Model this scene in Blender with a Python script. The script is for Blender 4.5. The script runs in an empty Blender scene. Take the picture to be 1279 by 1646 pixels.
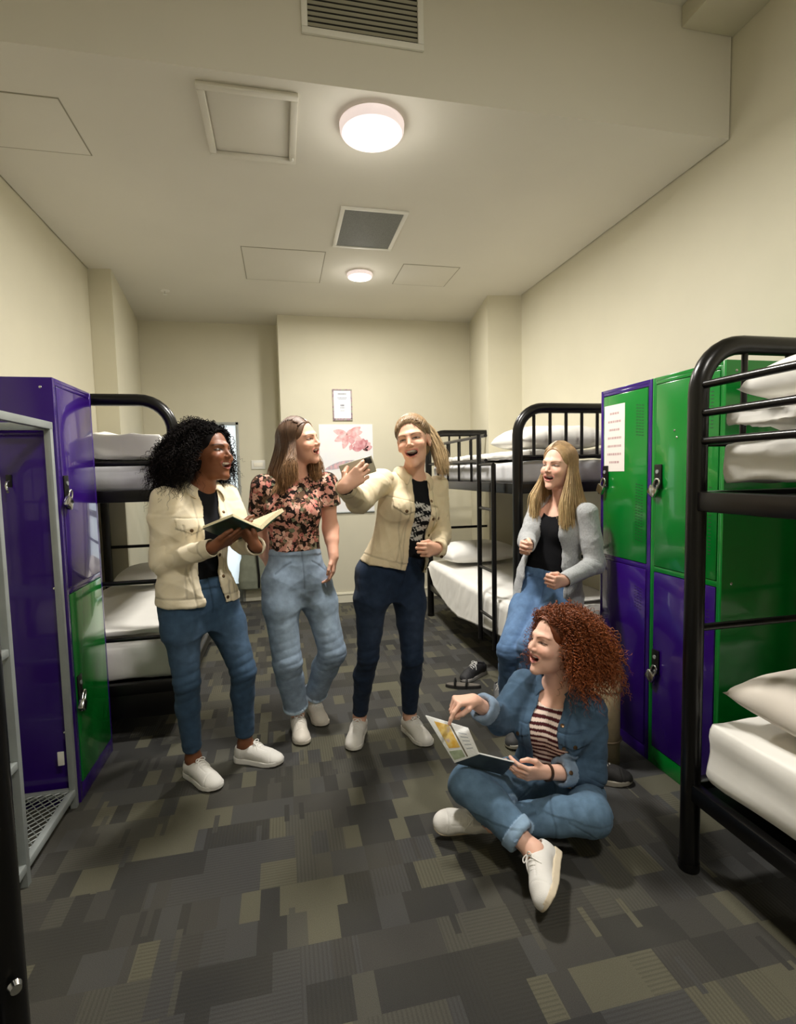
import bpy, bmesh, math, random
import numpy as np
from mathutils import Vector, Matrix
random.seed(7); RNG = np.random.default_rng(11)
SC = bpy.context.scene; COL = SC.collection
PI = math.pi

# ------------------------------------------------------------------ camera
cam = bpy.data.cameras.new('camera'); camo = bpy.data.objects.new('camera', cam); COL.objects.link(camo)
_yaw, _pitch, _roll = 0.2157, 0.0748, 0.0219
_f = Vector((math.sin(_yaw)*math.cos(_pitch), math.cos(_yaw)*math.cos(_pitch), -math.sin(_pitch)))
_r = Vector((math.cos(_yaw), -math.sin(_yaw), 0)); _d = _f.cross(_r)
_r2 = _r*math.cos(_roll)+_d*math.sin(_roll); _d2 = -_r*math.sin(_roll)+_d*math.cos(_roll)
_m = Matrix((( _r2.x, -_d2.x, -_f.x, 0), (_r2.y, -_d2.y, -_f.y, 0), (_r2.z, -_d2.z, -_f.z, 1.40), (0, 0, 0, 1)))
camo.matrix_world = _m
cam.sensor_fit = 'VERTICAL'; cam.sensor_height = 24.0
cam.lens = 846.0/1646.0*24.0
cam.clip_start = 0.05; cam.clip_end = 50
SC.camera = camo

# ------------------------------------------------------------------ world, exposure, lights
wd = bpy.data.worlds.new('world'); SC.world = wd; wd.use_nodes = True
wd.node_tree.nodes['Background'].inputs[0].default_value = (0.9, 0.95, 1, 1)
wd.node_tree.nodes['Background'].inputs[1].default_value = 0.3
SC.view_settings.view_transform = 'Standard'
try: SC.view_settings.look = 'None'
except Exception: pass
SC.view_settings.exposure = -0.07; SC.view_settings.gamma = 1.0
SC.view_settings.use_curve_mapping = False
SC.cycles.use_denoising = True
SC.cycles.max_bounces = 8; SC.cycles.diffuse_bounces = 5; SC.cycles.glossy_bounces = 4
SC.cycles.sample_clamp_indirect = 6.0
def area_light(name, loc, size, power, color, rot=(0, 0, 0), shape='DISK'):
    l = bpy.data.lights.new(name, 'AREA'); l.shape = shape; l.size = size; l.energy = power; l.color = color
    o = bpy.data.objects.new(name, l); COL.objects.link(o); o.location = loc; o.rotation_euler = rot
    return o
LIGHT_MAIN, LIGHT_REAR, LIGHT_NEAR = 66, 46, 58
WARM = (1.0, 0.955, 0.885)
area_light('ceiling_lamp_light', (0.475, 2.555, 2.965), 0.29, LIGHT_MAIN, WARM)
area_light('rear_ceiling_lamp_light', (0.687, 4.40, 2.985), 0.21, LIGHT_REAR, WARM)
def bulb_light(name, loc, power):
    l = bpy.data.lights.new(name, 'POINT'); l.energy = power; l.color = WARM; l.shadow_soft_size = 0.13
    o = bpy.data.objects.new(name, l); COL.objects.link(o); o.location = loc
bulb_light('ceiling_lamp_spill', (0.475, 2.555, 2.90), 4.5)          # the domed diffusers also throw light sideways onto the ceiling
bulb_light('rear_ceiling_lamp_spill', (0.687, 4.40, 2.92), 2.0)
area_light('near_ceiling_lamp_light', (0.75, -0.35, 3.545), 0.34, LIGHT_NEAR, WARM)   # the same kind of lamp over the part of the room behind the camera

# ------------------------------------------------------------------ helpers
def tag(o, label=None, cat=None, group=None, kind=None):
    if label: o['label'] = label
    if cat: o['category'] = cat
    if group: o['group'] = group
    if kind: o['kind'] = kind
    return o
def thing(name, label, cat, loc=(0, 0, 0), group=None):
    o = bpy.data.objects.new(name, None); o.empty_display_size = 0.1; COL.objects.link(o); o.location = loc
    return tag(o, label, cat, group)
def link(name, me, parent=None):
    o = bpy.data.objects.new(name, me); COL.objects.link(o)
    if parent is not None: o.parent = parent
    return o
def mesh_np(name, V, F, mats, parent=None, smooth=True, midx=None, col=None):
    """V (n,3) floats, F (m,k) ints (all faces the same size)"""
    me = bpy.data.meshes.new(name); V = np.asarray(V, np.float32); F = np.asarray(F, np.int32)
    k = F.shape[1]
    me.vertices.add(len(V)); me.vertices.foreach_set('co', V.ravel())
    me.loops.add(F.size); me.loops.foreach_set('vertex_index', F.ravel())
    me.polygons.add(len(F)); me.polygons.foreach_set('loop_start', np.arange(0, F.size, k, dtype=np.int32))
    try: me.polygons.foreach_set('loop_total', np.full(len(F), k, np.int32))
    except Exception: pass
    me.polygons.foreach_set('use_smooth', np.full(len(F), smooth, bool))
    for m in (mats if isinstance(mats, (list, tuple)) else [mats]): me.materials.append(m)
    if midx is not None: me.polygons.foreach_set('material_index', np.asarray(midx, np.int32))
    me.update(calc_edges=True)
    if col is not None:
        a = me.color_attributes.new('col', 'FLOAT_COLOR', 'POINT')
        c = np.ones((len(V), 4), np.float32); c[:, :3] = col
        a.data.foreach_set('color', c.ravel())
    return link(name, me, parent)
class MB:
    """collects shapes and links them as one mesh"""
    def __init__(s): s.b = bmesh.new()
    def box(s, lo, hi, bevel=0.0, seg=2, M=None):
        c = [(a+b)/2 for a, b in zip(lo, hi)]; d = [abs(b-a) for a, b in zip(lo, hi)]
        r = bmesh.ops.create_cube(s.b, size=1.0)
        bmesh.ops.transform(s.b, matrix=Matrix.Translation(c) @ Matrix.Diagonal((*d, 1)), verts=r['verts'])
        if bevel:
            ed = list({e for v in r['verts'] for e in v.link_edges})
            g = bmesh.ops.bevel(s.b, geom=ed, offset=bevel, segments=seg, profile=0.5, affect='EDGES')
            vs = list({v for f in g['faces'] for v in f.verts} | {v for v in r['verts'] if v.is_valid})
        else: vs = r['verts']
        if M is not None: bmesh.ops.transform(s.b, matrix=M, verts=vs)
        return s
    def poly(s, pts2, z0, z1):
        """vertical prism over a footprint"""
        lo = [s.b.verts.new((x, y, z0)) for x, y in pts2]; hi = [s.b.verts.new((x, y, z1)) for x, y in pts2]
        n = len(pts2)
        for i in range(n): s.b.faces.new((lo[i], lo[(i+1) % n], hi[(i+1) % n], hi[i]))
        s.b.faces.new(lo[::-1]); s.b.faces.new(hi); return s
    def tube(s, pts, r, n=12, caps=True, closed=False):
        P = [Vector(p) for p in pts]; R = r if isinstance(r, (list, tuple)) else [r]*len(P)
        rings = []; up = None
        for i, p in enumerate(P):
            t = (P[min(i+1, len(P)-1)]-P[max(i-1, 0)])
            if closed: t = P[(i+1) % len(P)]-P[i-1]
            t.normalize()
            if up is None:
                up = Vector((0, 0, 1)) if abs(t.z) < 0.9 else Vector((1, 0, 0))
            a = (up - t*up.dot(t)).normalized(); b = t.cross(a); up = a
            rings.append([s.b.verts.new(p + (a*math.cos(2*PI*k/n)+b*math.sin(2*PI*k/n))*R[i]) for k in range(n)])
        m = len(rings)
        for i in range(m if closed else m-1):
            A, B = rings[i], rings[(i+1) % m]
            for k in range(n): s.b.faces.new((A[k], A[(k+1) % n], B[(k+1) % n], B[k]))
        if caps and not closed: s.b.faces.new(rings[0][::-1]); s.b.faces.new(rings[-1])
        return s
    def cyl(s, p0, p1, r, n=24): return s.tube([p0, p1], r, n)
    def ball(s, c, r, u=12, v=8, sc=(1, 1, 1)):
        g = bmesh.ops.create_uvsphere(s.b, u_segments=u, v_segments=v, radius=r)
        bmesh.ops.transform(s.b, matrix=Matrix.Translation(c) @ Matrix.Diagonal((*sc, 1)), verts=g['verts']); return s
    def quad(s, a, b, c, d): s.b.faces.new([s.b.verts.new(p) for p in (a, b, c, d)]); return s
    def build(s, name, mat, parent=None, smooth=False, kind=None):
        bmesh.ops.recalc_face_normals(s.b, faces=s.b.faces)
        me = bpy.data.meshes.new(name); s.b.to_mesh(me); s.b.free()
        me.materials.append(mat)
        if smooth:
            me.polygons.foreach_set('use_smooth', np.ones(len(me.polygons), bool))
            try: me.set_sharp_from_angle(angle=math.radians(40))
            except Exception: pass
        o = link(name, me, parent)
        if kind: o['kind'] = kind
        return o
def box(name, lo, hi, mat, parent=None, bevel=0.0, kind=None):
    return MB().box(lo, hi, bevel).build(name, mat, parent, bevel > 0, kind)
def arc(c, r, a0, a1, n, ax, ay):
    c, ax, ay = Vector(c), Vector(ax), Vector(ay)
    return [c + ax*(r*math.cos(a0+(a1-a0)*i/n)) + ay*(r*math.sin(a0+(a1-a0)*i/n)) for i in range(n+1)]

# ------------------------------------------------------------------ materials
def srgb(r, g, b):
    f = lambda c: (c/255/12.92 if c/255 <= 0.04045 else ((c/255+0.055)/1.055)**2.4)
    return (f(r), f(g), f(b))
class N:
    """tiny node-tree helper"""
    def __init__(s, name):
        s.m = bpy.data.materials.new(name); s.m.use_nodes = True; s.t = s.m.node_tree
        s.p = s.t.nodes['Principled BSDF']
    def n(s, typ, **kw):
        x = s.t.nodes.new(typ)
        for k, v in kw.items():
            if k.startswith('i_'):
                key = k[2:]; key = int(key) if key.isdigit() else key.replace('_', ' ')
                if hasattr(v, 'is_output') : s.t.links.new(v, x.inputs[key])
                else: x.inputs[key].default_value = v
            else: setattr(x, k, v)
        return x
    def l(s, a, b): s.t.links.new(a, b)
    def math(s, op, a, b=0.0, c=None):
        x = s.t.nodes.new('ShaderNodeMath'); x.operation = op
        for i, v in enumerate((a, b, c)):
            if v is None: continue
            if hasattr(v, 'is_output'): s.l(v, x.inputs[i])
            else: x.inputs[i].default_value = v
        return x.outputs[0]
    def mix(s, fac, a, b, mode='MIX'):
        x = s.t.nodes.new('ShaderNodeMix'); x.data_type = 'RGBA'; x.blend_type = mode
        for i, v in ((0, fac), (6, a), (7, b)):
            if hasattr(v, 'is_output'): s.l(v, x.inputs[i])
            else: x.inputs[i].default_value = (*v, 1) if isinstance(v, tuple) and len(v) == 3 else v
        return x.outputs[2]
    def pos(s, out='Object'): return s.n('ShaderNodeTexCoord').outputs[out]
    def noise(s, vec, scale, detail=3, rough=0.5):
        x = s.n('ShaderNodeTexNoise'); s.l(vec, x.inputs['Vector']); x.inputs['Scale'].default_value = scale
        x.inputs['Detail'].default_value = detail; x.inputs['Roughness'].default_value = rough; return x
    def ramp(s, fac, stops):
        x = s.n('ShaderNodeValToRGB'); s.l(fac, x.inputs[0]); e = x.color_ramp.elements
        while len(e) < len(stops): e.new(0.5)
        for k, (p, c) in zip(e, stops): k.position = p; k.color = (*c, 1)
        return x.outputs[0]
    def bump(s, h, strength=0.3, dist=0.01):
        b = s.n('ShaderNodeBump'); s.l(h, b.inputs['Height']); b.inputs['Strength'].default_value = strength
        b.inputs['Distance'].default_value = dist; s.l(b.outputs[0], s.p.inputs['Normal']); return b
    def set(s, **kw):
        for k, v in kw.items():
            key = k.replace('_', ' ')
            if key not in s.p.inputs: continue
            if hasattr(v, 'is_output'): s.l(v, s.p.inputs[key])
            else: s.p.inputs[key].default_value = (*v, 1) if isinstance(v, tuple) and len(v) == 3 and s.p.inputs[key].type == 'RGBA' else v
        return s
def simple(name, col, rough=0.5, metal=0.0, nscale=0, namt=0.08, bump=0.0, bscale=60, spec=0.5, coat=0.0):
    k = N(name)
    k.set(Base_Color=col, Roughness=rough, Metallic=metal, Specular_IOR_Level=spec, Coat_Weight=coat)
    if nscale:
        no = k.noise(k.pos(), nscale, 4)
        c2 = tuple(max(0, c*(1-namt*2)) for c in col); c1 = tuple(min(1, c*(1+namt)) for c in col)
        k.set(Base_Color=k.ramp(no.outputs[0], [(0.3, c2), (0.7, c1)]))
    if bump:
        k.bump(k.noise(k.pos(), bscale, 4).outputs[0], bump, 0.004)
    return k.m
M = {}
M['wall'] = simple('wall_paint', srgb(211, 206, 185), 0.75, nscale=3, namt=0.012, bump=0.05, bscale=250, spec=0.25)
M['ceil'] = simple('ceiling_paint', srgb(214, 210, 198), 0.85, nscale=2, namt=0.01, spec=0.2)
M['trim'] = simple('trim_paint', srgb(222, 218, 198), 0.45, spec=0.4)
M['gap'] = simple('shadow_gap', srgb(90, 84, 64), 0.9)
M['white'] = simple('white_enamel', srgb(226, 224, 216), 0.4)
M['black'] = simple('black_powdercoat', srgb(11, 10, 10), 0.28, nscale=8, namt=0.1, bump=0.05, bscale=300, spec=0.4)
M['brownblack'] = simple('brown_black_powdercoat', srgb(44, 36, 34), 0.35, bump=0.05, bscale=300)
M['plastic'] = simple('black_plastic', srgb(14, 14, 15), 0.35)
M['purple'] = simple('purple_locker_paint', srgb(48, 12, 112), 0.20, nscale=2.5, namt=0.05, bump=0.012, bscale=120, spec=0.5, coat=0.5)
M['green'] = simple('green_locker_paint', srgb(6, 124, 42), 0.20, nscale=2.5, namt=0.05, bump=0.012, bscale=120, spec=0.5, coat=0.5)
M['grey'] = simple('grey_steel_paint', srgb(150, 156, 155), 0.4, metal=0.1, nscale=12, namt=0.05, spec=0.5)
M['chrome'] = simple('chrome', srgb(214, 214, 210), 0.18, metal=1.0)
M['sheet'] = simple('white_sheet_cotton', srgb(240, 238, 232), 0.9, nscale=6, namt=0.015, bump=0.35, bscale=9, spec=0.15)
M['mattress'] = simple('mattress_ticking', srgb(206, 206, 208), 0.9, nscale=20, namt=0.03, bump=0.2, bscale=20, spec=0.15)
M['pillow'] = simple('pillow_cotton', srgb(222, 214, 203), 0.9, nscale=5, namt=0.03, bump=0.3, bscale=12, spec=0.15)
M['vent'] = simple('vent_grey_mesh', srgb(112, 114, 110), 0.6, nscale=200, namt=0.15)
M['slat'] = simple('vent_slat', srgb(168, 164, 146), 0.5)
M['dark'] = simple('dark_void', srgb(26, 25, 22), 0.9)
def carpet():
    k = N('carpet_tiles'); P = k.pos()
    sx = k.n('ShaderNodeSeparateXYZ'); k.l(P, sx.inputs[0])
    wob = k.n('ShaderNodeTexNoise'); k.l(P, wob.inputs['Vector']); wob.inputs['Scale'].default_value = 7; wob.inputs['Detail'].default_value = 2
    def cell(w, h, seed, shift):
        row = k.math('FLOOR', k.math('DIVIDE', sx.outputs[1], h))
        rr = k.n('ShaderNodeTexWhiteNoise', noise_dimensions='2D')
        cv = k.n('ShaderNodeCombineXYZ'); k.l(row, cv.inputs[0]); cv.inputs[1].default_value = seed; k.l(cv.outputs[0], rr.inputs['Vector'])
        xo = k.math('ADD', k.math('DIVIDE', sx.outputs[0], w), k.math('MULTIPLY', rr.outputs[0], shift))
        c = k.n('ShaderNodeCombineXYZ'); k.l(k.math('FLOOR', xo), c.inputs[0]); k.l(row, c.inputs[1]); c.inputs[2].default_value = seed
        wn = k.n('ShaderNodeTexWhiteNoise', noise_dimensions='3D'); k.l(c.outputs[0], wn.inputs['Vector'])
        s2 = k.n('ShaderNodeSeparateColor'); k.l(wn.outputs[1], s2.inputs[0])
        return s2.outputs
    A = cell(0.125, 0.25, 1.3, 0.0); B = cell(0.25, 0.125, 5.7, 1.0); C = cell(0.0625, 0.125, 9.1, 3.0); Dd = cell(0.02, 0.11, 3.9, 5.0); T = cell(0.5, 0.5, 2.2, 0.0)
    pal = [(0.0, srgb(57, 57, 56)), (0.25, srgb(68, 67, 65)), (0.45, srgb(80, 79, 73)), (0.62, srgb(96, 94, 80)), (0.8, srgb(72, 72, 72)), (1.0, srgb(86, 85, 81))]
    def pick(o):
        r = k.ramp(o, pal); r.node.color_ramp.interpolation = 'CONSTANT'; return r
    ca = pick(A[0]); cb = pick(B[0]); cc = pick(C[0]); cd = pick(Dd[0])
    c = k.mix(k.math('GREATER_THAN', B[1], 0.45), ca, cb)
    c = k.mix(k.math('GREATER_THAN', C[1], 0.76), c, cc)
    c = k.mix(k.math('GREATER_THAN', Dd[1], 0.97), c, cd)
    # ribbed tiles: fine pile lines, direction by tile
    lx = k.math('SINE', k.math('MULTIPLY', sx.outputs[0], 2*PI/0.0125)); ly = k.math('SINE', k.math('MULTIPLY', sx.outputs[1], 2*PI/0.0125))
    sel = k.math('GREATER_THAN', T[0], 0.5)
    ln = k.math('ADD', k.math('MULTIPLY', lx, sel), k.math('MULTIPLY', ly, k.math('SUBTRACT', 1.0, sel)))
    use = k.math('GREATER_THAN', B[2], 0.55)
    fac = k.math('MULTIPLY', k.math('MULTIPLY', k.math('GREATER_THAN', ln, 0.2), use), 0.28)
    c = k.mix(fac, c, srgb(50, 49, 46))
    fine = k.noise(P, 420, 2)
    c = k.mix(0.5, c, k.ramp(fine.outputs[0], [(0.25, (0.25, 0.25, 0.25)), (0.75, (0.75, 0.75, 0.75))]), 'OVERLAY')
    big = k.noise(P, 1.6, 2); c = k.mix(0.14, c, k.ramp(big.outputs[0], [(0.35, srgb(60, 60, 60)), (0.65, srgb(118, 114, 96))]))
    k.set(Base_Color=c, Roughness=0.95, Specular_IOR_Level=0.1)
    h = k.math('ADD', fine.outputs[0], k.math('MULTIPLY', ln, k.math('MULTIPLY', use, 0.25)))
    k.bump(h, 0.5, 0.004)
    return k.m
M['carpet'] = carpet()
# ------------------------------------------------------------------ room shell
XL, XR, YB, YA, ZC, ZU, YF = -1.42, 2.27, 5.648, 6.045, 3.038, 3.62, -1.9
S = dict(kind='structure')
box('floor', (XL-0.1, YF-0.1, -0.1), (XR+0.1, YA+0.15, 0.0), M['carpet'], **S)
box('wall_left', (XL-0.12, YF, 0), (XL, YA+0.1, ZU), M['wall'], **S)
box('wall_right', (XR, YF, 0), (XR+0.12, YA+0.1, ZU), M['wall'], **S)
box('wall_front', (XL, YF-0.12, 0), (XR, YF, ZU), M['wall'], **S)
# rear wall of the door recess, with the doorway cut out
DX0, DX1, DZ = -1.03, -0.44, 1.985
mb = MB(); mb.box((XL, YA, 0), (DX0, YA+0.1, ZC+0.02)); mb.box((DX1, YA, 0), (0.0, YA+0.1, ZC+0.02)); mb.box((DX0, YA, DZ), (DX1, YA+0.1, ZC+0.02))
mb.build('wall_recess', M['wall'], kind='structure')
MB().poly([(0.016, YB), (XR, YB), (XR, YA+0.1), (-0.004, YA+0.1)], 0, ZC+0.02).build('wall_back', M['wall'], kind='structure')
MB().poly([(XL, 4.651), (-1.242, 4.622), (-1.40, 6.04), (XL, 6.04)], 0, ZC+0.01).build('wall_column_left', M['wall'], kind='structure')
MB().poly([(1.947, 4.768), (XR, 4.719), (XR, YB), (2.094, YB)], 0, ZC+0.01).build('wall_column_right', M['wall'], kind='structure')
box('ceiling', (XL+0.009, 2.4095, ZC), (XR-0.009, YA+0.05, ZC+0.04), M['ceil'], **S)
box('ceiling_upper', (XL, YF, ZU), (XR, YA+0.1, ZU+0.08), M['ceil'], **S)
box('wall_bulkhead', (XL, 2.353, ZC-0.0005), (XR-0.006, 2.41, ZU), M['ceil'], **S)
box('trim_duct', (1.975, YF, 3.52), (XR, 2.352, ZU), M['wall'], bevel=0.004, **S)
# baseboards
mb = MB(); mb.box((0.016, YB-0.016, 0), (2.09, YB, 0.115), 0.004); mb.box((0.016, YB-0.022, 0.09), (2.09, YB, 0.105), 0.004); mb.build('baseboard_back', M['trim'], kind='structure')
mb = MB(); mb.box((-0.44, YA-0.016, 0), (0.0, YA, 0.115), 0.004); mb.build('baseboard_recess', M['trim'], kind='structure')
mb = MB(); mb.box((XL, -1.8, 0), (XL+0.014, 4.64, 0.11), 0.004); mb.build('baseboard_left', M['trim'], kind='structure')
mb = MB(); mb.box((XR-0.014, -1.8, 0), (XR, 4.71, 0.11), 0.004); mb.build('baseboard_right', M['trim'], kind='structure')

# glazed door in the recess
k = N('door_glass_daylit'); sx = k.n('ShaderNodeSeparateXYZ'); k.l(k.pos(), sx.inputs[0])
cl = k.ramp(k.noise(k.pos(), 1.4, 3).outputs[0], [(0.3, srgb(196, 222, 236)), (0.7, srgb(246, 250, 250))])
k.set(Base_Color=srgb(220, 232, 240), Roughness=0.2, Emission_Color=cl, Emission_Strength=0.85)
M['daylight'] = k.m
d1 = thing('door_1', 'grey framed glazed door with daylight behind it', 'door', (DX0, YA, 0)); d1['kind'] = 'structure'
def at_local(o, lo): return [a-b for a, b in zip(lo, o.location)]
mb = MB(); fr = 0.03
for lo, hi in (((0, -0.02, 0), (fr, 0.08, DZ)), ((DX1-DX0-fr, -0.02, 0), (DX1-DX0, 0.08, DZ)), ((0, -0.02, DZ-fr), (DX1-DX0, 0.08, DZ))): mb.box(lo, hi, 0.003)
mb.build('door_frame', simple('door_frame_grey', srgb(150, 152, 146), 0.4), d1, True)
box('door_glass', (fr, 0.03, 0.0), (DX1-DX0-fr, 0.04, DZ-fr), M['daylight'], d1)
mb = MB(); mb.box((fr, 0.02, 0.95), (DX1-DX0-fr, 0.05, 1.03), 0.003); mb.box((fr, 0.02, 0), (DX1-DX0-fr, 0.05, 0.2), 0.003); mb.build('door_rail', M['grey'], d1, True)
MB().tube([(0.53, 0.0, 1.0), (0.53, -0.03, 1.0), (0.44, -0.03, 1.0)], 0.009, 10).build('door_handle', M['chrome'], d1, True)

# ------------------------------------------------------------------ ceiling fittings
M['glow'] = N('lamp_diffuser').set(Base_Color=(0.9, 0.9, 0.9), Emission_Color=(1.0, 0.95, 0.88), Emission_Strength=4.5).m
RIM = 0.6
def lamp(x, y, r, h, label):
    t = thing('ceiling_lamp', label, 'ceiling lamp', (x, y, ZC), 'round flush ceiling lamps')
    mb = MB(); prof = [(r*0.90, -0.010), (r, -0.012), (r*0.985, -h*0.75), (r*0.93, -h*0.95), (r*0.86, -h*0.95)]
    def lathe(mb, prof, n=48):
        rings = [[mb.b.verts.new((a*math.cos(2*PI*i/n), a*math.sin(2*PI*i/n), z)) for i in range(n)] for a, z in prof]
        for A, B in zip(rings, rings[1:]):
            for i in range(n): mb.b.faces.new((A[i], A[(i+1) % n], B[(i+1) % n], B[i]))
        return rings
    lathe(mb, prof); mb.build('lamp_rim', N('lamp_rim_frosted').set(Base_Color=srgb(222, 208, 206), Roughness=0.4, Emission_Color=(1.0, 0.84, 0.80), Emission_Strength=RIM).m, t, True)
    mb = MB(); lathe(mb, [(r*0.93, 0), (r*0.93, -0.011)]); mb.build('lamp_base', M['white'], t, True)
    mb = MB(); rg = lathe(mb, [(r*0.87, -h*0.9), (r*0.86, -h), (r*0.7, -h*1.1), (r*0.4, -h*1.16), (r*0.1, -h*1.18)]); mb.b.faces.new(rg[-1]); mb.build('lamp_diffuser', M['glow'], t, True)
    return t
lamp(0.475, 2.555, 0.152, 0.055, 'large round flush ceiling lamp just behind the bulkhead')
lamp(0.687, 4.40, 0.105, 0.04, 'smaller round ceiling lamp farther back, near the square grey vent')

def vent_square():
    t = thing('ceiling_vent', 'square grey ceiling vent in a white frame', 'air vent', (0.632, 3.63, ZC))
    mb = MB(); a, b, w = 0.215, 0.29, 0.028
    for lo, hi in (((-a, -b, -0.012), (a, -b+w, 0)), ((-a, b-w, -0.012), (a, b, 0)), ((-a, -b+w, -0.012), (-a+w, b-w, 0)), ((a-w, -b+w, -0.012), (a, b-w, 0))): mb.box(lo, hi, 0.003)
    mb.build('vent_frame', M['white'], t, True)
    box('vent_panel', (-a+w, -b+w, -0.008), (a-w, b-w, 0), M['vent'], t)
vent_square()
def grille():
    t = thing('wall_grille', 'slatted air grille high on the bulkhead face', 'air vent', (0.412, 2.353, 3.37))
    mb = MB(); a, b, w = 0.262, 0.145, 0.026
    for lo, hi in (((-a, -0.014, -b), (a, 0, -b+w)), ((-a, -0.014, b-w), (a, 0, b)), ((-a, -0.014, -b+w), (-a+w, 0, b-w)), ((a-w, -0.014, -b+w), (a, 0, b-w))): mb.box(lo, hi, 0.003)
    mb.build('grille_frame', M['white'], t, True)
    box('grille_back', (-a+w, -0.004, -b+w), (a-w, 0, b-w), M['dark'], t)
    n = 11
    for i in range(n):
        z = -b+w+(i+0.5)*(2*b-2*w)/n
        MB().box((-a+w, -0.010, -0.0012), (a-w, 0.006, 0.0012), M=Matrix.Translation((0, -0.004, z)) @ Matrix.Rotation(math.radians(-38), 4, 'X')).build('slat', M['slat'], t)
grille()
def hatch(x0, x1, y0, y1, label, raised=False):
    cx, cy = (x0+x1)/2, (y0+y1)/2; a, b = (x1-x0)/2, (y1-y0)/2
    t = thing('ceiling_hatch', label, 'access hatch', (cx, cy, ZC), 'ceiling access hatches')
    mb = MB()
    if raised:
        w, h = 0.032, 0.02
        for lo, hi in (((-a, -b, -h), (a, -b+w, 0)), ((-a, b-w, -h), (a, b, 0)), ((-a, -b+w, -h), (-a+w, b-w, 0)), ((a-w, -b+w, -h), (a, b-w, 0))): mb.box(lo, hi, 0.004)
        mb.build('hatch_frame', M['ceil'], t, True)
        MB().box((-a+w+0.006, -b+w+0.006, -0.004), (a-w-0.006, b-w-0.006, 0), 0.002).build('hatch_panel', M['ceil'], t, True)
        MB().tube([(a-w/2, b*0.78, -h), (a-w/2, b*0.78, -h-0.012)], 0.006, 10).build('hatch_latch', M['white'], t, True)
    else:
        w = 0.006
        for lo, hi in (((-a, -b, -0.002), (a, -b+w, 0)), ((-a, b-w, -0.002), (a, b, 0)), ((-a, -b+w, -0.002), (-a+w, b-w, 0)), ((a-w, -b+w, -0.002), (a, b-w, 0))): mb.box(lo, hi)
        mb.build('hatch_gap', simple('hatch_gap_line', srgb(150, 145, 128), 0.9), t)
        MB().box((-a+w, -b+w, -0.003), (a-w, b-w, 0), 0.001).build('hatch_panel', M['ceil'], t, True)
hatch(-0.29, 0.132, 2.42, 2.93, 'raised square access hatch beside the large ceiling lamp', True)
hatch(-0.225, 0.382, 4.035, 4.68, 'flush rectangular hatch left of the smaller ceiling lamp')
hatch(1.0, 1.47, 4.16, 4.605, 'flush rectangular hatch right of the smaller ceiling lamp')
hatch(-1.32, -0.875, 2.64, 3.06, 'flush square hatch in the left front corner of the lower ceiling')
MB().tube([(0.375, 4.45, ZC), (0.375, 4.45, ZC-0.012)], 0.008, 10)
t = thing('sprinkler', 'small white sprinkler head near the left column', 'sprinkler', (-0.938, 5.074, ZC))
MB().tube([(0, 0, 0), (0, 0, -0.006)], [0.04, 0.036], 24).build('escutcheon', M['white'], t, True)
MB().tube([(0, 0, -0.006), (0, 0, -0.03), (0, 0, -0.031), (0, 0, -0.034)], [0.008, 0.008, 0.016, 0.016], 12).build('nozzle', M['white'], t, True)

# ------------------------------------------------------------------ things on the back wall
def notice():
    t = thing('notice', 'small framed notice above the flower poster', 'notice', (0.658, YB, 2.127))
    k = N('notice_border'); v = k.n('ShaderNodeTexVoronoi'); k.l(k.pos(), v.inputs['Vector']); v.inputs['Scale'].default_value = 45
    k.set(Base_Color=k.ramp(v.outputs['Distance'], [(0.1, srgb(96, 92, 100)), (0.5, srgb(170, 140, 150)), (0.8, srgb(150, 168, 140))]), Roughness=0.6)
    mb = MB(); a, b, w = 0.104, 0.165, 0.014
    for lo, hi in (((-a, -0.014, -b), (a, 0, -b+w*1.8)), ((-a, -0.014, b-w), (a, 0, b)), ((-a, -0.014, -b+w), (-a+w, 0, b-w)), ((a-w, -0.014, -b+w), (a, 0, b-w))): mb.box(lo, hi, 0.002)
    mb.build('notice_frame', k.m, t, True)
    box('notice_paper', (-a+w, -0.008, -b+w), (a-w, 0, b-w), simple('notice_paper', srgb(234, 234, 236), 0.6), t)
    ink = simple('notice_ink', srgb(110, 112, 128), 0.7); rr = random.Random(3)
    for z, w2, hh in ((0.115, 0.045, 0.012), (0.075, 0.05, 0.006), (0.062, 0.04, 0.005), (-0.005, 0.02, 0.02), (-0.03, 0.022, 0.008), (-0.06, 0.02, 0.004)):
        x = -w2
        while x < w2:
            l = rr.uniform(0.006, 0.014); MB().box((x, -0.0086, z-hh/2), (min(x+l, w2), -0.0079, z+hh/2)).build('printed_word', ink, t); x += l+0.004
notice()
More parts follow.
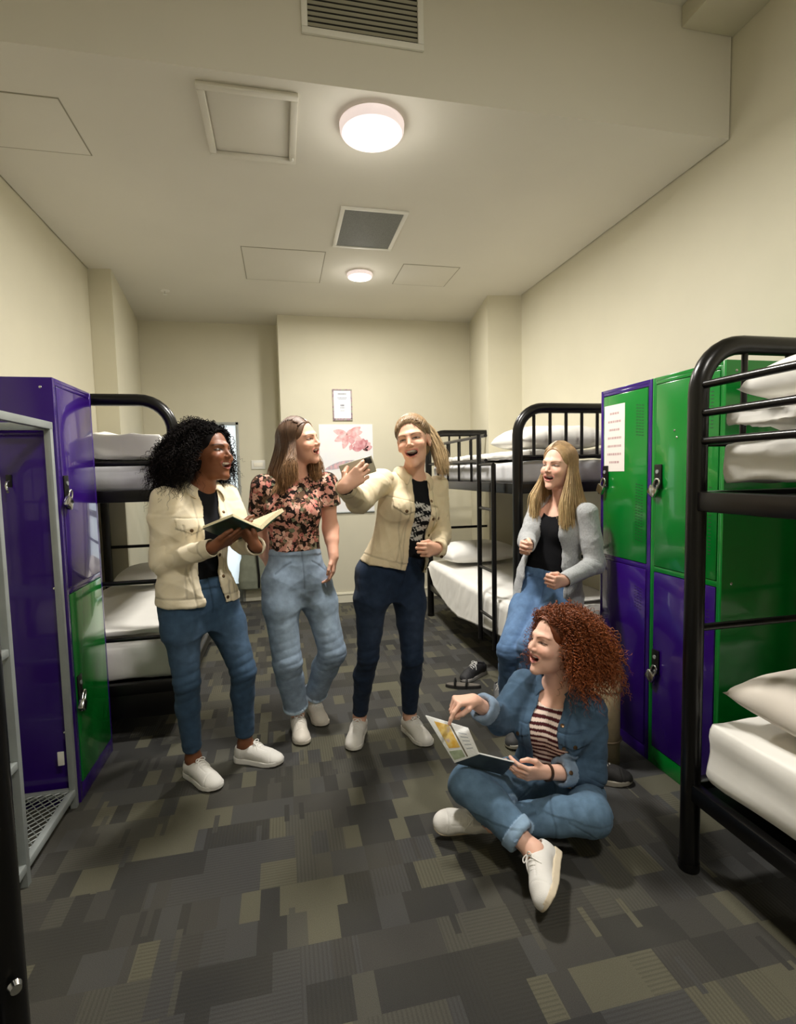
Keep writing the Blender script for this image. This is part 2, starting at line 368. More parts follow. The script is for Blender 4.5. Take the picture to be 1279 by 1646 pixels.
def poster():
    x0, x1, z0, z1 = 0.402, 0.975, 0.985, 1.925
    t = thing('poster', 'white poster with pink watercolour flowers behind the phone', 'poster', ((x0+x1)/2, YB, (z0+z1)/2))
    a, b = (x1-x0)/2, (z1-z0)/2
    k = N('poster_paper'); n1 = k.noise(k.pos(), 5, 3)
    k.set(Base_Color=k.ramp(n1.outputs[0], [(0.35, srgb(232, 234, 238)), (0.7, srgb(240, 238, 234))]), Roughness=0.5)
    box('poster_sheet', (-a, -0.005, -b), (a, -0.001, b), k.m, t)
    mb = MB(); mb.tube([(-a, -0.0105, -b), (a, -0.0105, -b)], 0.009, 8); mb.build('poster_rod', M['grey'], t, True)
    def flower(name, cx, cz, pet, c1, c2, sc):
        k = N('watercolour_'+name); n2 = k.noise(k.pos(), 22, 4)
        k.set(Base_Color=k.ramp(n2.outputs[0], [(0.35, c1), (0.65, c2)]), Roughness=0.6)
        mb = MB()
        for i, (ang, L, W) in enumerate(pet):
            ca, sa = math.cos(ang), math.sin(ang); ring = []
            for j in range(20):
                u = 2*PI*j/20; px_, pz_ = (0.5+0.5*math.cos(u))*L, math.sin(u)*W*(0.6+0.4*math.sin((0.5+0.5*math.cos(u))*PI))
                ring.append(mb.b.verts.new((cx+sc*(px_*ca-pz_*sa), -0.0055-0.0002*i, cz+sc*(px_*sa+pz_*ca))))
            mb.b.faces.new(ring)
        mb.build('flower_print', k.m, t)
    P2, P3, P4, P5 = srgb(214, 150, 152), srgb(236, 206, 206), srgb(196, 120, 128), srgb(226, 180, 184)
    flower('bloom', 0.17, 0.21, [(math.radians(q), 0.11, 0.035) for q in range(10, 180, 24)], P4, P5, 1.0)
    flower('bloom', 0.17, 0.22, [(math.radians(q), 0.07, 0.02) for q in range(-30, 200, 40)], srgb(222, 130, 128), P3, 1.0)
    flower('spray', 0.02, 0.36, [(math.radians(q), 0.16, 0.035) for q in (10, 30, 165, 205, 250, -20)], P2, P3, 1.0)
    flower('spray', 0.0, 0.36, [(math.radians(q), 0.09, 0.018) for q in (200, 240, 280, 40)], srgb(204, 146, 130), P5, 1.0)
    flower('bud', 0.06, 0.26, [(math.radians(q), 0.07, 0.02) for q in (70, 110, 250)], P5, P2, 1.0)
    flower('shell', -0.235, -0.005, [(math.radians(15), 0.34, 0.035), (math.radians(10), 0.28, 0.02)], srgb(150, 160, 172), P5, 1.0)
poster()
t = thing('wall_switch', 'white wall switch plate on the recess wall', 'switch', (-0.245, YA, 1.52))
MB().box((-0.075, -0.012, -0.05), (0.075, 0, 0.05), 0.004).build('switch_plate', M['white'], t, True)
MB().box((-0.05, -0.016, -0.022), (0.05, -0.01, 0.022), 0.003).build('switch_rocker', simple('switch_ivory', srgb(236, 230, 214), 0.4), t, True)
# ------------------------------------------------------------------ soft furnishings
def wrinkle(P, seed, freq=9.0, n=7, aniso=(1, 1, 1)):
    """sum of ridged waves: folds of cloth"""
    r = np.random.default_rng(seed); out = np.zeros(len(P)); P = np.asarray(P)*np.array(aniso)
    for i in range(n):
        k = r.normal(size=3); k /= np.linalg.norm(k); f = freq*(0.6+r.random()*1.8)
        ph = r.random()*6.28; w = P @ k
        b = np.sin((P @ r.normal(size=3))*freq*0.5+r.random()*6)*1.2
        out += (1-np.abs(np.sin(f*w+ph+b)))**2/(f/freq)**0.7
    return out/n
def soft_box(name, lo, hi, rad, mat, parent=None, amp=0.01, seed=1, freq=9, h=0.025, aniso=(1, 1, 1), sag=0.0, only_top=False):
    lo, hi = np.array(lo, float), np.array(hi, float); c = (lo+hi)/2; hf = (hi-lo)/2
    V = []; F = []; base = 0
    for ax in range(3):
        for sg in (-1, 1):
            u, v = [(1, 2), (2, 0), (0, 1)][ax]
            nu, nv = max(6, int(2*hf[u]/h)), max(6, int(2*hf[v]/h))
            a = np.linspace(-1, 1, nu+1); b = np.linspace(-1, 1, nv+1)
            A, B = np.meshgrid(a, b, indexing='ij'); P = np.zeros((nu+1, nv+1, 3)); P[..., ax] = sg; P[..., u] = A; P[..., v] = B
            idx = np.arange((nu+1)*(nv+1)).reshape(nu+1, nv+1)+base
            q = np.stack([idx[:-1, :-1], idx[1:, :-1], idx[1:, 1:], idx[:-1, 1:]], -1).reshape(-1, 4)
            if sg < 0: q = q[:, ::-1]
            V.append(P.reshape(-1, 3)); F.append(q); base += P.shape[0]*P.shape[1]
    V = np.concatenate(V)*hf; F = np.concatenate(F)
    q = np.clip(V, -(hf-rad), hf-rad); d = V-q; L = np.linalg.norm(d, axis=1, keepdims=True)+1e-9
    nrm = d/L; P = q+nrm*rad
    # weld coincident border points
    key = np.round(P, 5); _, first, inv = np.unique(key, axis=0, return_index=True, return_inverse=True); inv = inv.ravel()
    P = P[first]; nrm = nrm[first]; F = inv[F]
    F = F[[len(set(f)) == 4 for f in F.tolist()]]
    w = np.minimum(wrinkle(P+c, seed, freq, aniso=aniso)*1.6, 1.0)-1.0      # folds press in, never out
    m = np.ones(len(P))
    if only_top: m = np.clip((P[:, 2]+hf[2]*0.6)/hf[2], 0, 1)
    P = P+nrm*(w*amp*m)[:, None]
    if sag: P[:, 2] -= sag*np.cos(P[:, 0]/hf[0]*1.4)*np.cos(P[:, 1]/hf[1]*1.4)*(P[:, 2] > 0)
    return mesh_np(name, P+c, F, mat, parent)
def pillow(label, c, L, W, T, rot, tilt, mat, seed, group=None, rx=0.0):
    n = 44; a = np.linspace(-1, 1, n+1); A, B = np.meshgrid(a, a, indexing='ij')
    ea = (1-np.abs(A)**3.2); eb = (1-np.abs(B)**3.2); th = np.clip(ea*eb, 0, None)**0.42
    pin = 1-0.07*(1-np.abs(B)**2)*0 - 0.06*(np.abs(A)**6)*(1-B**2); pin2 = 1-0.08*(np.abs(B)**6)*(1-A**2)
    X = A*L/2*pin2; Y = B*W/2*pin
    P = np.stack([X, Y, np.zeros_like(X)], -1).reshape(-1, 3); w = wrinkle(P, seed, 14)-0.2
    top = P.copy(); bot = P.copy(); th = th.ravel()
    top[:, 2] = th*T*0.62+w*0.012*np.minimum(1, th*3); bot[:, 2] = -th*T*0.38+w*0.006*np.minimum(1, th*3)
    idx = np.arange((n+1)**2).reshape(n+1, n+1); q = np.stack([idx[:-1, :-1], idx[1:, :-1], idx[1:, 1:], idx[:-1, 1:]], -1).reshape(-1, 4)
    V = np.concatenate([top, bot]); F = np.concatenate([q, q[:, ::-1]+len(top)])
    edge = np.concatenate([idx[0], idx[-1], idx[:, 0], idx[:, -1]])
    remap = np.arange(len(V)); remap[edge+len(top)] = edge; F = remap[F]
    R = (Matrix.Rotation(rot, 3, 'Z') @ Matrix.Rotation(rx, 3, 'X') @ Matrix.Rotation(tilt, 3, 'Y'))
    V = V @ np.array(R).T + np.array(c)
    o = mesh_np('pillow', V, F, mat); return tag(o, label, 'pillow', group or 'pillows on the bunks')

# ------------------------------------------------------------------ bunk beds
def arch_pts(x0, x1, y, zt, r):
    p = [Vector((x0, y, 0.0)), Vector((x0, y, 0.6)), Vector((x0, y, 1.2)), Vector((x0, y, zt-r-0.01))]
    p += arc((x0+r, y, zt-r), r, PI, PI/2, 8, (1, 0, 0), (0, 0, 1)); p += arc((x1-r, y, zt-r), r, PI/2, 0, 8, (1, 0, 0), (0, 0, 1))
    p += [Vector((x1, y, 1.2)), Vector((x1, y, 0.6)), Vector((x1, y, 0.0))]
    return p
def bunk(label, x0, x1, y0, y1, zt, front, mat, zl=0.29, zu=1.29, ladder=None, slats=4, guard=None, guard_z=(1.48, 1.57, 1.66), r=0.031, rc=0.16, foot=True, zt_far=None):
    """x0..x1, y0..y1: post centres; front: the x of the side facing the room"""
    t = thing('bunk_bed', label, 'bunk bed', ((x0+x1)/2, (y0+y1)/2, 0), 'black metal bunk beds')
    o = t.location.copy()
    def L(mb, name, par=t): 
        bmesh.ops.translate(mb.b, verts=mb.b.verts, vec=-o); return mb.build(name, mat, par, True)
    for y in (y0, y1):
        zt_ = zt_far if (zt_far and y == y1) else zt
        a = L(MB().tube(arch_pts(x0, x1, y, zt_, rc), r, 16), 'end_frame')
        for zz in (zu, zl): L(MB().box((x0+r*0.6, y-0.02, zz-0.033), (x1-r*0.6, y+0.02, zz+0.03), 0.006), 'end_beam')
        for z in (1.475, 0.855):
            L(MB().cyl((x0, y, z), (x1, y, z), 0.0125, 12), 'end_bar')
        n = slats
        for i in range(n):
            x = x0+(x1-x0)*(i+1)/(n+1)
            L(MB().cyl((x, y, 1.475), (x, y, zt_-0.01), 0.010, 10), 'end_slat')
    for x in (x0, x1):
        L(MB().box((x-0.018, y0+r*0.5, zu-0.035), (x+0.018, y1-r*0.5, zu+0.03), 0.006), 'side_beam')
        L(MB().box((x-0.018, y0+r*0.5, zl-0.03), (x+0.018, y1-r*0.5, zl+0.03), 0.006), 'side_beam')
    g0, g1 = guard if guard else (y0, y1)
    for z in guard_z: L(MB().cyl((front, g0, z), (front, g1, z), 0.0125, 12), 'guard_rail')
    if guard:
        for y in np.linspace(g0, g1, 6)[1:]: L(MB().cyl((front, y, zu), (front, y, guard_z[-1]), 0.010, 10), 'guard_post')
    if ladder:
        la, lb = ladder
        ld = L(MB().tube([(front-0.07, la, 0.24), (front-0.07, la, guard_z[-1])], 0.016, 12), 'ladder')
        L(MB().tube([(front-0.07, lb, 0.24), (front-0.07, lb, guard_z[-1]-0.2)], 0.016, 12), 'ladder')
        for z in (1.44, 1.15, 0.75, 0.44): L(MB().cyl((front-0.07, la, z), (front-0.07, lb, z), 0.010, 10), 'rung', ld)
    # slatted deck under each mattress
    for zz in (zl, zu):
        L(MB().box((min(x0, x1)+0.02, y0+0.03, zz-0.005), (max(x0, x1)-0.02, y1-0.03, zz+0.012)), 'mesh_deck')
    if foot:
        for x in (x0, x1):
            for y in (y0, y1):
                L(MB().tube([(x, y, 0), (x, y, 0.03)], [r*1.08, r*1.08], 16), 'foot_cap')
                L(MB().tube([(x, y-r*0.9, zl), (x, y-r*1.25, zl)], 0.009, 8), 'bolt')
    return t
BD = bunk('black bunk bed at the right edge of the photo, nearest the camera', 1.338, 2.22, -0.45, 1.488, 1.795, 1.338, M['black'], zu=1.287)
BB = bunk('black bunk bed behind the blonde woman, with a slim ladder', 1.375, 2.22, 2.92, 4.87, 1.765, 1.375, M['black'], ladder=(3.37, 3.12), guard=(3.42, 4.84), guard_z=(1.47, 1.64), slats=7)
BC = bunk('black bunk bed behind the purple and green locker on the left', -1.375, -0.545, 2.96, 4.56, 1.80, -0.545, M['black'], slats=1, zt_far=1.56, zu=1.31, guard=(2.96, 3.6), guard_z=(1.48, 1.58))
_b = MB().cyl((-1.035, 4.56, 0.30), (-1.035, 4.56, 1.29), 0.012, 10); bmesh.ops.translate(_b.b, verts=_b.b.verts, vec=-BC.location); _b.build('end_slat', M['black'], BC, True)
for z_ in (0.555,):
    _b = MB().cyl((-1.375, 2.96, z_), (-0.545, 2.96, z_), 0.011, 10); bmesh.ops.translate(_b.b, verts=_b.b.verts, vec=-BC.location); _b.build('end_bar', M['black'], BC, True)
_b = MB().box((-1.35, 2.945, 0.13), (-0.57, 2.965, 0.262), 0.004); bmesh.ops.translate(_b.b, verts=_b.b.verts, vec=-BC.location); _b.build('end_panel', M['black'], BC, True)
BE = bunk('black bunk bed whose corner post stands at the lower left edge', -1.37, -0.587, -0.75, 1.15, 1.795, -0.587, M['black'], r=0.036)
MB().tube([(-0.555, 1.118, 0.40), (-0.548, 1.108, 0.40)], [0.013, 0.010], 14).build('bolt_cap', M['chrome'], BE, True).matrix_parent_inverse = Matrix.Translation(-BE.location)
G_M = 'bunk mattresses'
def mattress(label, lo, hi, seed, amp=0.016, mat=None, aniso=(1, 0.6, 1.6)):
    return tag(soft_box('mattress', lo, hi, 0.045, mat or M['sheet'], amp=amp, seed=seed, freq=8, aniso=aniso), label, 'mattress', G_M)
mattress('white sheeted mattress on the lower bunk at the right edge', (1.324, -0.41, 0.323), (2.18, 1.456, 0.582), 3, 0.034, aniso=(1, 0.5, 2.0))
mattress('white mattress on the upper bunk at the right edge', (1.353, -0.41, 1.319), (2.18, 1.456, 1.492), 4, 0.04, aniso=(1.4, 0.9, 2.2))
mattress('grey-white mattress on the upper bunk behind the blonde woman', (1.40, 2.95, 1.305), (2.19, 4.83, 1.46), 5, 0.012, M['mattress'])
mattress('white mattress on the lower bunk behind the blonde woman', (1.40, 2.95, 0.305), (2.19, 4.83, 0.53), 6)
mattress('grey-white mattress on the upper bunk behind the curly black-haired woman', (-1.34, 2.99, 1.323), (-0.575, 4.52, 1.48), 7, 0.012, M['mattress'])
mattress('white mattress on the lower bunk behind the curly black-haired woman', (-1.34, 2.985, 0.305), (-0.57, 4.52, 0.54), 8)
mattress('white mattress on the lower bunk at the lower left edge', (-1.34, -0.71, 0.306), (-0.63, 1.11, 0.53), 9)
# duvets
def duvet(label, lo, hi, seed, amp=0.03, freq=10, aniso=(1, 1, 1)):
    return tag(soft_box('duvet', lo, hi, min(0.04, (hi[2]-lo[2])/2-0.004), M['sheet'], amp=amp, seed=seed, freq=freq, h=0.02, aniso=aniso), label, 'duvet', 'white duvets')
duvet('ruched white duvet folded on the upper bunk at the right edge', (1.354, 0.1, 1.493), (2.15, 1.45, 1.60), 13, 0.045, 20, (1, 1.6, 1))
duvet('white duvet on the upper bunk behind the blonde woman', (1.395, 2.97, 1.455), (2.15, 4.7, 1.535), 14, 0.02, 10)
duvet('puffy white duvet on the upper bunk behind the curly black-haired woman', (-1.33, 3.0, 1.482), (-0.59, 4.3, 1.66), 15, 0.04, 7)
duvet('crumpled white duvet on the lower bunk behind the curly black-haired woman', (-1.33, 3.0, 0.542), (-0.585, 4.35, 0.61), 16, 0.035, 7, (1, 0.5, 1))
def hanging_sheet():
    ys = np.linspace(3.0, 4.78, 120); prof = np.interp(ys, [2.9, 3.2, 3.58, 3.9, 4.18, 4.6, 4.75], [0.36, 0.335, 0.29, 0.246, 0.264, 0.36, 0.49])
    V = []; nx = 60
    for y, zb in zip(ys, prof):
        for j in range(nx):
            s = j/(nx-1)
            if s < 0.55: x, z = 2.12-(2.12-1.385)*s/0.55, 0.548
            elif s < 0.65: a = (s-0.55)/0.10*PI/2; x, z = 1.385-0.040*math.sin(a), 0.508+0.040*math.cos(a)
            else: u = (s-0.65)/0.35; x, z = 1.345-0.012*u, 0.508-(0.508-zb)*u
            V.append((x, y, z))
    V = np.array(V); w = wrinkle(V, 31, 9, aniso=(1, 1.2, 0.5))-0.2
    side = np.clip((1.40-V[:, 0])/0.05, 0, 1)
    V[:, 2] += w*0.025*(1-side); V[:, 0] -= np.minimum(np.abs(w)*0.03, 0.012)*side
    idx = np.arange(len(V)).reshape(len(ys), nx); q = np.stack([idx[:-1, :-1], idx[1:, :-1], idx[1:, 1:], idx[:-1, 1:]], -1).reshape(-1, 4)
    o = mesh_np('bed_sheet', V, q, M['sheet']); md = o.modifiers.new('thick', 'SOLIDIFY'); md.thickness = 0.008; md.offset = 1
    tag(o, 'white sheet hanging over the side of the lower bunk behind the ladder', 'bed sheet')
hanging_sheet()
pillow('cream pillow on the lower bunk at the right edge', (1.745, 1.19, 0.645), 0.70, 0.48, 0.155, 0.06, 0.0, M['pillow'], 21, rx=0.06)
pillow('plump white pillow on the upper bunk at the right edge', (1.765, 1.205, 1.650), 0.68, 0.46, 0.17, 0.05, -0.03, M['sheet'], 22)
pillow('white pillow on the upper bunk behind the blonde woman', (1.76, 3.24, 1.585), 0.66, 0.46, 0.16, 0.05, 0.0, M['sheet'], 23)
pillow('white pillow at the far end of the lower bunk behind the ladder', (1.72, 4.55, 0.645), 0.68, 0.46, 0.18, 0.1, 0.0, M['sheet'], 24)
pillow('flat white pillow at the far end of the lower bunk on the left', (-0.93, 4.28, 0.67), 0.55, 0.42, 0.13, 0.0, 0.0, M['sheet'], 25)

# ------------------------------------------------------------------ lockers
def latch(parent, x, y, z, sx):
    """black lock plate with a small keyhole; sx = outward x direction"""
    p = MB().box((0, -0.022, -0.055), (sx*0.008, 0.022, 0.055), 0.003).build('lock_plate', M['plastic'], parent, True)
    p.location = (x, y, z)
    h = MB().tube([(sx*0.008, 0, 0.022), (sx*0.012, 0, 0.022)], 0.009, 14).build('lock_cylinder', M['grey'], p, True)
    return p
def padlock(label, loc, sx, turn=0.0):
    t = thing('padlock', label, 'padlock', loc, 'steel padlocks on the locker doors')
    t.rotation_euler = (turn, 0, 0); t.scale = (1.2, 1.2, 1.2)
    mb = MB(); mb.box((-0.009, -0.021, -0.052), (0.009, 0.021, -0.014), 0.005); mb.build('lock_body', M['chrome'], t, True)
    pts = [Vector((0, -0.013, -0.016)), Vector((0, -0.013, 0.004))]+arc((0, 0, 0.006), 0.013, PI, 0, 10, (0, 1, 0), (0, 0, 1))+[Vector((0, 0.013, 0.004)), Vector((0, 0.013, -0.016))]
    MB().tube(pts, 0.0036, 10).build('shackle', M['chrome'], t, True)
    MB().tube([(0, 0, -0.052), (0, 0, -0.056)], 0.006, 12).build('keyhole', M['plastic'], t, True)
    return t
def locker(name_label, xf, xb, y0, y1, h, split, car, up, low, kick, side, sx, group='two-door steel lockers', vents=True, latch_far=True):
    """xf front face, xb back; sx: direction the doors face (+1/-1)"""
    t = thing('locker', name_label, 'locker', (xf, (y0+y1)/2, 0), group); o = Vector(t.location); yy = (y1-y0)/2
    D = abs(xb-xf)-0.002
    def bx(name, lo, hi, m, par=t, bev=0.002):
        a = MB().box((min(lo[0], hi[0]), lo[1], lo[2]), (max(lo[0], hi[0]), hi[1], hi[2]), bev).build(name, m, par, True); return a
    w = 0.016; fw = 0.024
    mb = MB(); X = lambda d: -sx*d     # depth into the locker
    def b2(d0, d1, a0, a1, z0, z1): mb.box((min(X(d0), X(d1)), a0, z0), (max(X(d0), X(d1)), a1, z1), 0.0015)
    b2(0.0, D, -yy, -yy+w, 0, h); b2(0.0, D, yy-w, yy, 0, h); b2(0, D, -yy+w, yy-w, h-w, h); b2(D-0.01, D, -yy+w, yy-w, 0, h-w)
    b2(0.002, D-0.01, -yy+w, yy-w, split-0.012, split+0.012)
    b2(0.0, 0.02, -yy+w, -yy+fw, 0, h-w); b2(0.0, 0.02, yy-fw, yy-w, 0, h-w); b2(0.0, 0.02, -yy+fw, yy-fw, h-0.030, h-w); b2(0.0, 0.02, -yy+fw, yy-fw, split-0.012, split+0.012)
    mb.build('carcass', car, t, True)
    mb = MB(); b2 = lambda d0, d1, a0, a1, z0, z1: mb.box((min(X(d0), X(d1)), a0, z0), (max(X(d0), X(d1)), a1, z1), 0.0015)
    b2(0.0, 0.02, -yy+fw, yy-fw, 0.0, kick); mb.build('kick_plate', car, t, True)
    for z0, z1, m in ((split+0.014, h-0.033, up), (kick+0.003, split-0.014, low)):
        mb = MB(); mb.box((min(-sx*0.018, sx*0.003), -yy+fw+0.003, z0), (max(-sx*0.018, sx*0.003), yy-fw-0.003, z1), 0.003)
        d = mb.build('door', m, t, True)
        if vents:
            mb = MB(); yc = -yy*0.60 if sx < 0 else yy*0.60
            for (za, zb) in ((z1-0.22, z1-0.06), (z0+0.10, z0+0.38)) if z0 > 0.5 else ((z1-0.2, z1-0.08),):
                n = int((zb-za)/0.014)
                for i in range(n):
                    for jj in range(3):
                        mb.box((min(sx*0.0028, sx*0.0034), yc-0.027+jj*0.02, za+i*0.014+jj*0.003), (max(sx*0.0028, sx*0.0034), yc-0.013+jj*0.02, za+i*0.014+0.004+jj*0.003))
            mb.build('vent_slots', simple('vent_slot_dark', tuple(c*0.25 for c in m.node_tree.nodes['Principled BSDF'].inputs[0].default_value[:3]) if not m.node_tree.nodes['Principled BSDF'].inputs[0].is_linked else ((0.004, 0.05, 0.01) if m == M['green'] else (0.015, 0.004, 0.07)), 0.6), d)
        yl = (yy-0.052) if latch_far else (-yy+0.052)
        zl = (z0+z1)/2+0.0
        latch(d, sx*0.003, yl, zl, sx)
    if side:
        for z in (h-0.04, h*0.52, 0.32): MB().ball((X(0.045), -yy-0.0005, z), 0.006, 10, 6, (1, 0.4, 1)).build('rivet', M['chrome'], t, True)
    return t
LA = locker('far right locker with a paper notice on its green upper door', 1.662, 2.268, 2.122, 2.515, 1.80, 0.932, M['purple'], M['green'], M['purple'], 0.06, False, -1)
LB = locker('near right locker with green frame and side, purple lower door', 1.662, 2.268, 1.712, 2.119, 1.80, 0.932, M['green'], M['green'], M['purple'], 0.085, True, -1)
LC = locker('left locker with purple upper door and green lower door', -0.902, -1.418, 2.44, 2.885, 1.82, 0.925, M['purple'], M['purple'], M['green'], 0.075, True, 1, latch_far=False, vents=False)
padlock('steel padlock on the notice-bearing green locker door', (1.642, 2.466, 1.325), -1, 0.5)
padlock('steel padlock on the upper green door beside the bunk post', (1.645, 2.066, 1.325), -1, 0.55)
padlock('steel padlock on the lower purple door beside the bunk post', (1.645, 2.066, 0.465), -1, 0.5)
padlock('steel padlock on the purple door of the left locker', (-0.882, 2.495, 1.335), 1, -0.6)
padlock('steel padlock on the green door of the left locker', (-0.882, 2.495, 0.455), 1, -0.6)
def notice_paper():
    t = thing('paper_notice', 'white paper notice with faint red writing on the green locker', 'notice', (1.6575, 2.395, 1.55))
    box('paper_sheet', (0, -0.083, -0.168), (0.001, 0.083, 0.168), simple('notice_sheet_paper', srgb(232, 226, 220), 0.6), t)
    red = simple('faded_red_ink', srgb(190, 160, 160), 0.7); rr = random.Random(5); z = 0.125
    for w in (0.036, 0.052, 0.042, 0.056, 0.056, 0.056, 0.040):
        y = -w
        while y < w:
            l = rr.uniform(0.007, 0.018); MB().box((-0.0005, y, z-0.006), (0.0002, min(y+l, w), z+0.005)).build('written_word', red, t); y += l+0.004
        z -= 0.041
notice_paper()

# grey steel open rack with mesh trays
def rack():
    t = thing('steel_rack', 'grey steel open rack with mesh floor, in front of the left locker', 'rack', (-0.93, 1.975, 0)); o = Vector(t.location)
    xf, xb, s = -0.918, -1.405, 0.026
    ys = (2.41, 1.968, 1.53)
    def B(lo, hi, name, par=t, bev=0.003, m=None):
        mb = MB().box(lo, hi, bev); bmesh.ops.translate(mb.b, verts=mb.b.verts, vec=-o); return mb.build(name, m or M['grey'], par, True)
    for y in ys:
        for x in (xf, xb): B((x-s/2, y-s/2, 0), (x+s/2, y+s/2, 1.632), 'upright')
    for x in (xf, xb):
        B((x-s/2+0.001, ys[2]-s/2, 1.606), (x+s/2+0.001, ys[0]+s/2, 1.636), 'top_rail')
        B((x-s/2-0.001, ys[2], 0.055), (x+s/2-0.001, ys[0], 0.085), 'base_rail')
    for y in (ys[0], ys[2]):
        B((xb, y-s/2+0.001, 1.607), (xf, y+s/2-0.001, 1.633), 'cross_rail'); B((xb, y-s/2+0.001, 0.056), (xf, y+s/2-0.001, 0.084), 'cross_rail')
    B((xb, ys[0]-s/2-0.03, 1.60), (xf, ys[0]-s/2, 1.604), 'hanging_plate')
    for z in (0.83, 0.44):
        for x in (xf, xb): B((x-s/2+0.002, ys[2], z-0.013), (x+s/2-0.002, ys[1]-s/2, z+0.013), 'shelf_rail')
        B((xb, ys[1]-s/2, z-0.012), (xf, ys[1]+s/2-0.002, z+0.012), 'shelf_rail')
    def tray(y0, y1, z):
        mb = MB(); x0, x1 = xb+s/2, xf-s/2; px_ = 0.034; n = int((y1-y0)/0.021)
        V = []
        # expanded metal: zig-zag wires
        for i in range(n+1):
            y = y0+(y1-y0)*i/n; pts = []; m_ = int((x1-x0)/0.017)
            for j in range(m_+1):
                pts.append((x0+(x1-x0)*j/m_, min(max(y+(0.0105 if (j+i) % 2 else -0.0105)*0.95, y0), y1), z))
            mb.tube(pts, 0.0030, 4, caps=False)
        bmesh.ops.translate(mb.b, verts=mb.b.verts, vec=-o); mb.build('mesh_tray', M['grey'], t)
    tray(ys[1], ys[0]-s/2, 0.078); tray(ys[2]+s/2, ys[1], 0.078); tray(ys[2]+s/2, ys[1], 0.44); tray(ys[2]+s/2, ys[1], 0.83)
    B((xf-0.045, ys[0]-0.02, 0.20), (xf-0.02, ys[0]-s/2, 0.26), 'sticker', m=M['white'])
rack()

_h = MB().box((-0.192, -0.2295, 1.375), (-0.170, -0.2225, 1.425), 0.003).build('hook_plate', M['plastic'], LC, True)
MB().tube([(-0.181, -0.228, 1.40), (-0.181, -0.248, 1.395), (-0.179, -0.258, 1.38), (-0.174, -0.262, 1.362), (-0.168, -0.272, 1.356)], 0.005, 10).build('coat_hook', M['chrome'], _h, True)
for dy_, dz_ in ((0.16, 0.0), (0.145, -0.03)): MB().ball((-0.0035, dy_-0.10, 1.555+dz_), 0.005, 10, 6, (0.5, 1, 1)).build('rivet', M['chrome'], LB, True)
